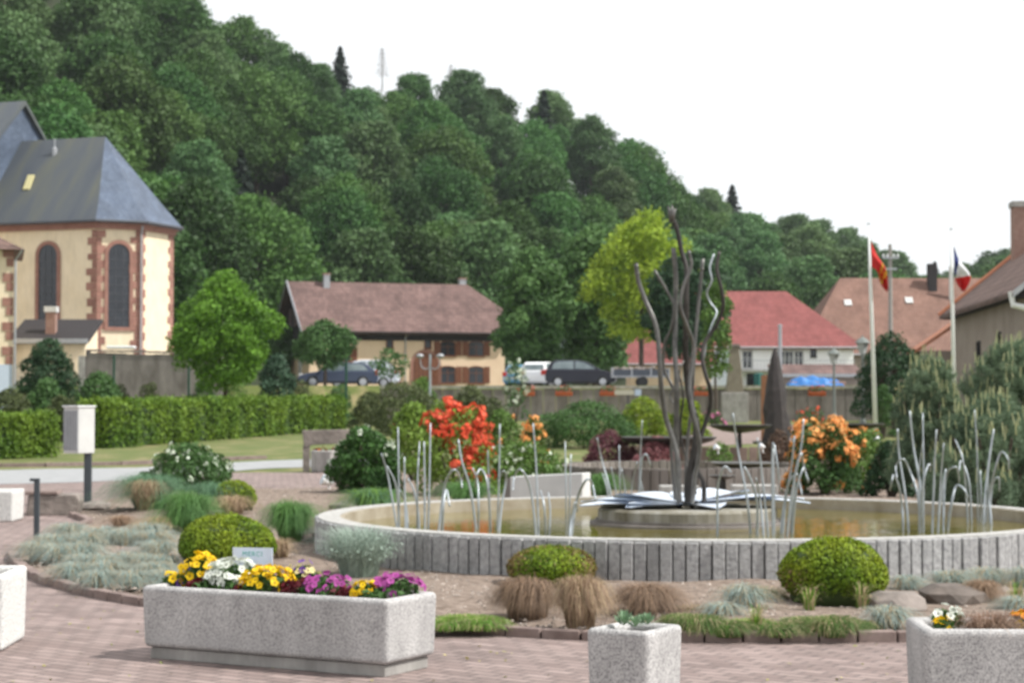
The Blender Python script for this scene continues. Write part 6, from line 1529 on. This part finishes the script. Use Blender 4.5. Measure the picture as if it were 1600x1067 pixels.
# ------------------------------------------------------------------ flowering shrubs
WIDE = lambda t: 1 - .3 * t ** 3
def shrub(name, label, px0, px1, pyt, pyb, leafm, n=5000, size=.07, nl=12, seed=1, flower=None, nf=0, fs=.08, ff=None, cat='shrub', zb=None, fl_low=-.2, fl_name='blossoms', d=None, jit=.8, shape=None, region=None):
    g = GT((px0 + px1) / 2, pyb) if d is None else Vector((X((px0 + px1) / 2, d), d, tz(0, d)))
    R = (px1 - px0) / 2 / FOC * g.y; g.y += R * .5; g.x = X((px0 + px1) / 2, g.y); R = (px1 - px0) / 2 / FOC * g.y; H = P(0, pyt, g.y).z - g.z
    t = thing(name, label, cat, g)
    lob = rand_lobes(R, H, 0, nl, (.24, .4), seed, shape=shape or DOME, flat=min(1, H / R * .8))
    C, N_ = lobes_cloud(lob, n, .6, 1.1); C[:, 2] = np.abs(C[:, 2])
    link('foliage', quads_mesh('foliage', leaves(C, N_, size, .55, jit), LF[leafm] if isinstance(leafm, str) else leafm), t)
    if flower:
        C, N_ = lobes_cloud(lob, nf * 3, 1.02, 1.16, low=fl_low)
        if region is not None: m = region(C / np.array([R, R, H])); C, N_ = C[m], N_[m]
        C, N_ = C[:nf], N_[:nf]; Q = []
        k = ff or 7
        off = unit(len(C) * k).reshape(len(C), k, 3) * fs * .55
        CC = (C[:, None] + off).reshape(-1, 3); NN = (np.repeat(N_, k, 0) + off.reshape(-1, 3) / fs)
        link(fl_name, quads_mesh(fl_name, leaves(CC, NN, fs * .8, .85, .5), flower), t)
    b = MB()
    for i in range(7):
        a = i * .9; b.tube([(0, 0, -.05), (math.cos(a) * R * .3, math.sin(a) * R * .3, H * .4), (math.cos(a) * R * .55, math.sin(a) * R * .5, H * .75)], [.025, .016, .008], 5)
    b.build('stems', M_BARK, t)
    return t
F_WHITE = leaf('white_blossom', (.72, .76, .66), (.62, .70, .55), isl=.15, transl=.3)
F_RED = leaf('red_azalea_blossom', (.72, .085, .035), (.60, .12, .06), isl=.3, transl=.3)
F_OR = leaf('orange_azalea_blossom', (.84, .42, .14), (.74, .30, .08), isl=.3, transl=.3)
LF['shrubg'] = leaf('glossy_shrub_leaves', (.06, .14, .03), (.035, .095, .022), isl=.45)
LF['lime'] = leaf('lime_shrub_leaves', (.20, .30, .05), (.13, .23, .04), isl=.35)
LF['purple'] = leaf('barberry_leaves', (.17, .055, .075), (.10, .05, .05), isl=.4)
shrub('white_flowering_shrub', 'green shrub dotted with white flowers at the left of the bed', 212, 386, 694, 776, 'mid', 7000, .07, 14, 31, F_WHITE, 60, .07, 6)
shrub('white_flowering_shrub', 'dark green dense shrub with few white flowers by the grey tub', 508, 640, 668, 778, 'shrubg', 9000, .075, 14, 32, F_WHITE, 26, .07, 6, region=lambda q: q[:, 2] > .5)
shrub('azalea', 'azalea covered in bright red blossom behind the pond', 638, 786, 624, 782, 'lime', 4200, .07, 15, 33, F_RED, 185, .11, 9, fl_low=-.5, region=lambda q: (np.sin(q[:, 0] * 5.3 + 1) * np.sin(q[:, 2] * 7.1 + q[:, 1] * 3) > -.35) & (q[:, 0] > -1.1 + (1 - q[:, 2]) * 1.7) & (q[:, 2] > .2), shape=WIDE)
shrub('azalea', 'lime green azalea bush with hardly any flowers left of the red one', 590, 700, 628, 770, 'lime', 5200, .085, 12, 34, F_RED, 5, .10, 8, d=37)
shrub('azalea', 'green leafy shrub right of the red azalea', 735, 830, 640, 770, 'light', 4200, .075, 12, 35, F_OR, 7, .09, 8, d=39)
shrub('white_flowering_shrub', 'shrub with white flowers behind the pale stone block', 722, 905, 688, 775, 'light', 6500, .07, 14, 36, F_WHITE, 50, .07, 6, d=33)
shrub('azalea', 'small orange flowered azalea left of the clipped dark bush', 806, 862, 652, 745, 'light', 1600, .07, 8, 37, F_OR, 38, .12, 9, d=41)
shrub('azalea', 'large azalea full of orange blossom right of the pond', 1218, 1358, 655, 776, 'mid', 8500, .07, 17, 38, F_OR, 260, .10, 8, fl_low=-.3, d=32, region=lambda q: ((q[:, 2] > .5) | (q[:, 0] < -.5) | (np.sin(q[:, 0] * 9) * np.sin(q[:, 2] * 11) > .6)), shape=WIDE)
shrub('azalea', 'fresh green azalea leaves at the right of the orange one', 1300, 1400, 672, 772, 'light', 3600, .07, 10, 39, F_OR, 12, .10, 8, d=34)
shrub('barberry_bush', 'purple leaved barberry bush behind the palisade basin', 905, 1000, 672, 736, 'purple', 5200, .06, 12, 40, d=42)
shrub('barberry_bush', 'reddish pink heather bush right of the purple barberry', 985, 1075, 682, 738, leaf('pink_heather', (.36, .15, .17), (.22, .10, .09), isl=.4), 4600, .06, 10, 41, d=41)
shrub('clipped_bush', 'broad dark green mounded bush in the middle distance', 818, 1010, 627, 700, 'mid', 11000, .09, 16, 42, d=60, jit=.6)
shrub('clipped_bush', 'yellow green clipped bush left of the sculpture below the wall', 962, 1050, 620, 680, 'box', 6000, .09, 10, 43, d=66, jit=.6)
shrub('clipped_bush', 'yellow green clipped bush behind the sculpture tubes', 1035, 1112, 622, 680, 'box', 6000, .09, 10, 44, d=67, jit=.6)
shrub('olive_bush', 'wide olive green loose bush below the farmhouse', 556, 700, 598, 668, 'olive', 7000, .11, 14, 45, d=72)
shrub('olive_bush', 'olive green feathery bush between red azalea and wall', 680, 800, 604, 672, 'olive', 6500, .11, 13, 46, d=74)
shrub('olive_bush', 'fresh green rounded bush below the double lamp', 625, 690, 588, 650, 'light', 3000, .11, 9, 47, d=80)
shrub('olive_bush', 'low bush behind the right end of the hedge', 540, 610, 612, 668, 'olive', 3000, .11, 9, 48, d=76)
for k, (a, c, yt, lab) in enumerate(((205, 262, 596, 'low bush at the foot of the grey retaining wall left of the maple'), (290, 345, 592, 'low bush under the left side of the maple crown'), (335, 400, 588, 'leafy bush under the right side of the maple crown'), (440, 500, 594, 'low bush in front of the bonnet of the dark blue estate'), (500, 560, 600, 'low bush in front of the rear of the dark blue estate'))):
    shrub('garden_shrub', lab, a, c, yt, 630, ['olive', 'mid', 'light', 'olive', 'mid'][k], 2400, .1, 9, 80 + k, d=88)
shrub('elder_shrub', 'tall thin shrub with white blossom plates left of the blue car', 782, 830, 562, 640, 'mid', 900, .12, 9, 49, F_WHITE, 26, .18, 7, d=88)
shrub('garden_shrub', 'green shrub at the foot of the red-flag pole', 1360, 1400, 600, 668, 'mid', 1800, .09, 8, 50, d=68)
shrub('garden_shrub', 'purple flowered shrub right of the white flagpole', 1362, 1392, 570, 640, 'purple', 1500, .10, 8, 51, d=72)
shrub('dark_shrub', 'dark low conifer bush between orange azalea and pine', 1345, 1440, 690, 775, 'dark', 4200, .07, 10, 52, d=31)
shrub('garden_shrub', 'low leafy bush behind the cascade dishes', 1180, 1250, 672, 716, leaf('rusty_leaves', (.15, .09, .07), (.09, .07, .04), isl=.4), 2200, .07, 9, 53, d=43)
shrub('garden_shrub', 'low light green plant between the dish stems', 1098, 1150, 690, 716, 'light', 1000, .06, 7, 54, d=44)
shrub('garden_shrub', 'grey green bush growing behind the dry path left of the hedge', 150, 215, 600, 650, 'olive', 2600, .10, 9, 55, d=84)
for i, (px0, px1, pyt) in enumerate(((1090, 1135, 640), (1236, 1300, 636))):
    shrub('flower_bed_plant', ['low plants with pink flowers before the wall beside the cross', 'low plants with red flowers before the wall beside the lamp post'][i], px0, px1, pyt, 655, 'mid', 700, .1, 7, 60 + i, [leaf('pink_blossom', (.6, .2, .35), (.5, .15, .3)), F_RED][i], 20, .14, 6, d=86)

# ------------------------------------------------------------------ mountain pine with pale candles
def pine(label, px0, px1, pyt, pyb, d, ns, seed, nl=14):
    g = Vector((X((px0 + px1) / 2, d), d, 0)); R = (px1 - px0) / 2 / FOC * d; H = P(0, pyt, d).z
    t = thing('mountain_pine', label, 'pine', g)
    lob = rand_lobes(R, H * .98, 0, nl, (.24, .38), seed, shape=DOME, flat=.9)
    C, N_ = lobes_cloud(lob, ns, .55, 1.05); C[:, 2] = np.abs(C[:, 2]) + .05
    D = N_ * .55 + np.array([0, 0, .75]); D /= np.linalg.norm(D, axis=1)[:, None]
    Q = []
    for k in range(66):                       # needles
        s = RNG.uniform(0, .17, len(C))[:, None]; o = C + D * s; nd = unit(len(C)) + D * .42; nd /= np.linalg.norm(nd, axis=1)[:, None]
        sd = np.cross(nd, unit(len(C))); sd /= np.linalg.norm(sd, axis=1)[:, None] + 1e-9; L_ = RNG.uniform(.05, .085, len(C))[:, None]; w = .0042
        Q.append(np.stack([o - sd * w, o + sd * w, o + nd * L_ + sd * w * .5, o + nd * L_ - sd * w * .5], 1))
    link('needles', quads_mesh('needles', np.concatenate(Q), leaf('pine_needles', (.20, .275, .165), (.12, .185, .115), isl=.35, transl=.15)), t)
    m = (N_[:, 2] > -.15) & (RNG.uniform(size=len(C)) < .42); c = C[m]; Q = []
    top = c + D[m] * .18; up = np.array([0, 0, 1.]) + RNG.normal(size=c.shape) * .12; up /= np.linalg.norm(up, axis=1)[:, None]; L_ = RNG.uniform(.07, .20, (len(c), 1))
    for a in range(3):
        q = a * math.pi / 3 + RNG.uniform(0, 3, len(c)); sd = np.stack([np.cos(q), np.sin(q), 0 * q], 1) * .011
        Q.append(np.stack([top - sd, top + sd, top + up * L_ + sd * .6, top + up * L_ - sd * .6], 1))
    link('candles', quads_mesh('candles', np.concatenate(Q), leaf('pine_candles', (.56, .57, .34), (.44, .48, .28), isl=.25)), t)
    b = MB()
    for i in range(9):
        a = i * .7; b.tube([(0, 0, 0), (math.cos(a) * R * .4, math.sin(a) * R * .4, H * .4), (math.cos(a) * R * .65, math.sin(a) * R * .6, H * .75)], [.06, .04, .015], 6)
    b.build('branches', M_BARK, t)
pine('large mountain pine with pale candles at the right edge', 1468, 1720, 545, 775, 27.5, 1900, 71, 22)
pine('mountain pine with pale candles right of the weeping tree', 1382, 1520, 572, 775, 29.0, 1100, 72, 15)
pine('low pine growth filling the gap behind the right pond rim', 1440, 1660, 640, 780, 26.0, 800, 73, 12)
# ================================================================== AIR
hz = MB(); hz.box(-450, 450, -40, 1200, -2, 190)
hm = bpy.data.materials.new('haze_air'); hm.use_nodes = True; hn = hm.node_tree.nodes; hn.remove(hn['Principled BSDF'])
pv = hn.new('ShaderNodeVolumePrincipled'); pv.inputs['Color'].default_value = (.88, .94, 1, 1); pv.inputs['Density'].default_value = .0001; pv.inputs['Anisotropy'].default_value = .0
hm.node_tree.links.new(pv.outputs[0], hn['Material Output'].inputs['Volume'])
tag(hz.build('haze', hm), 'thin pale haze filling the valley air', 'haze', kind='stuff')
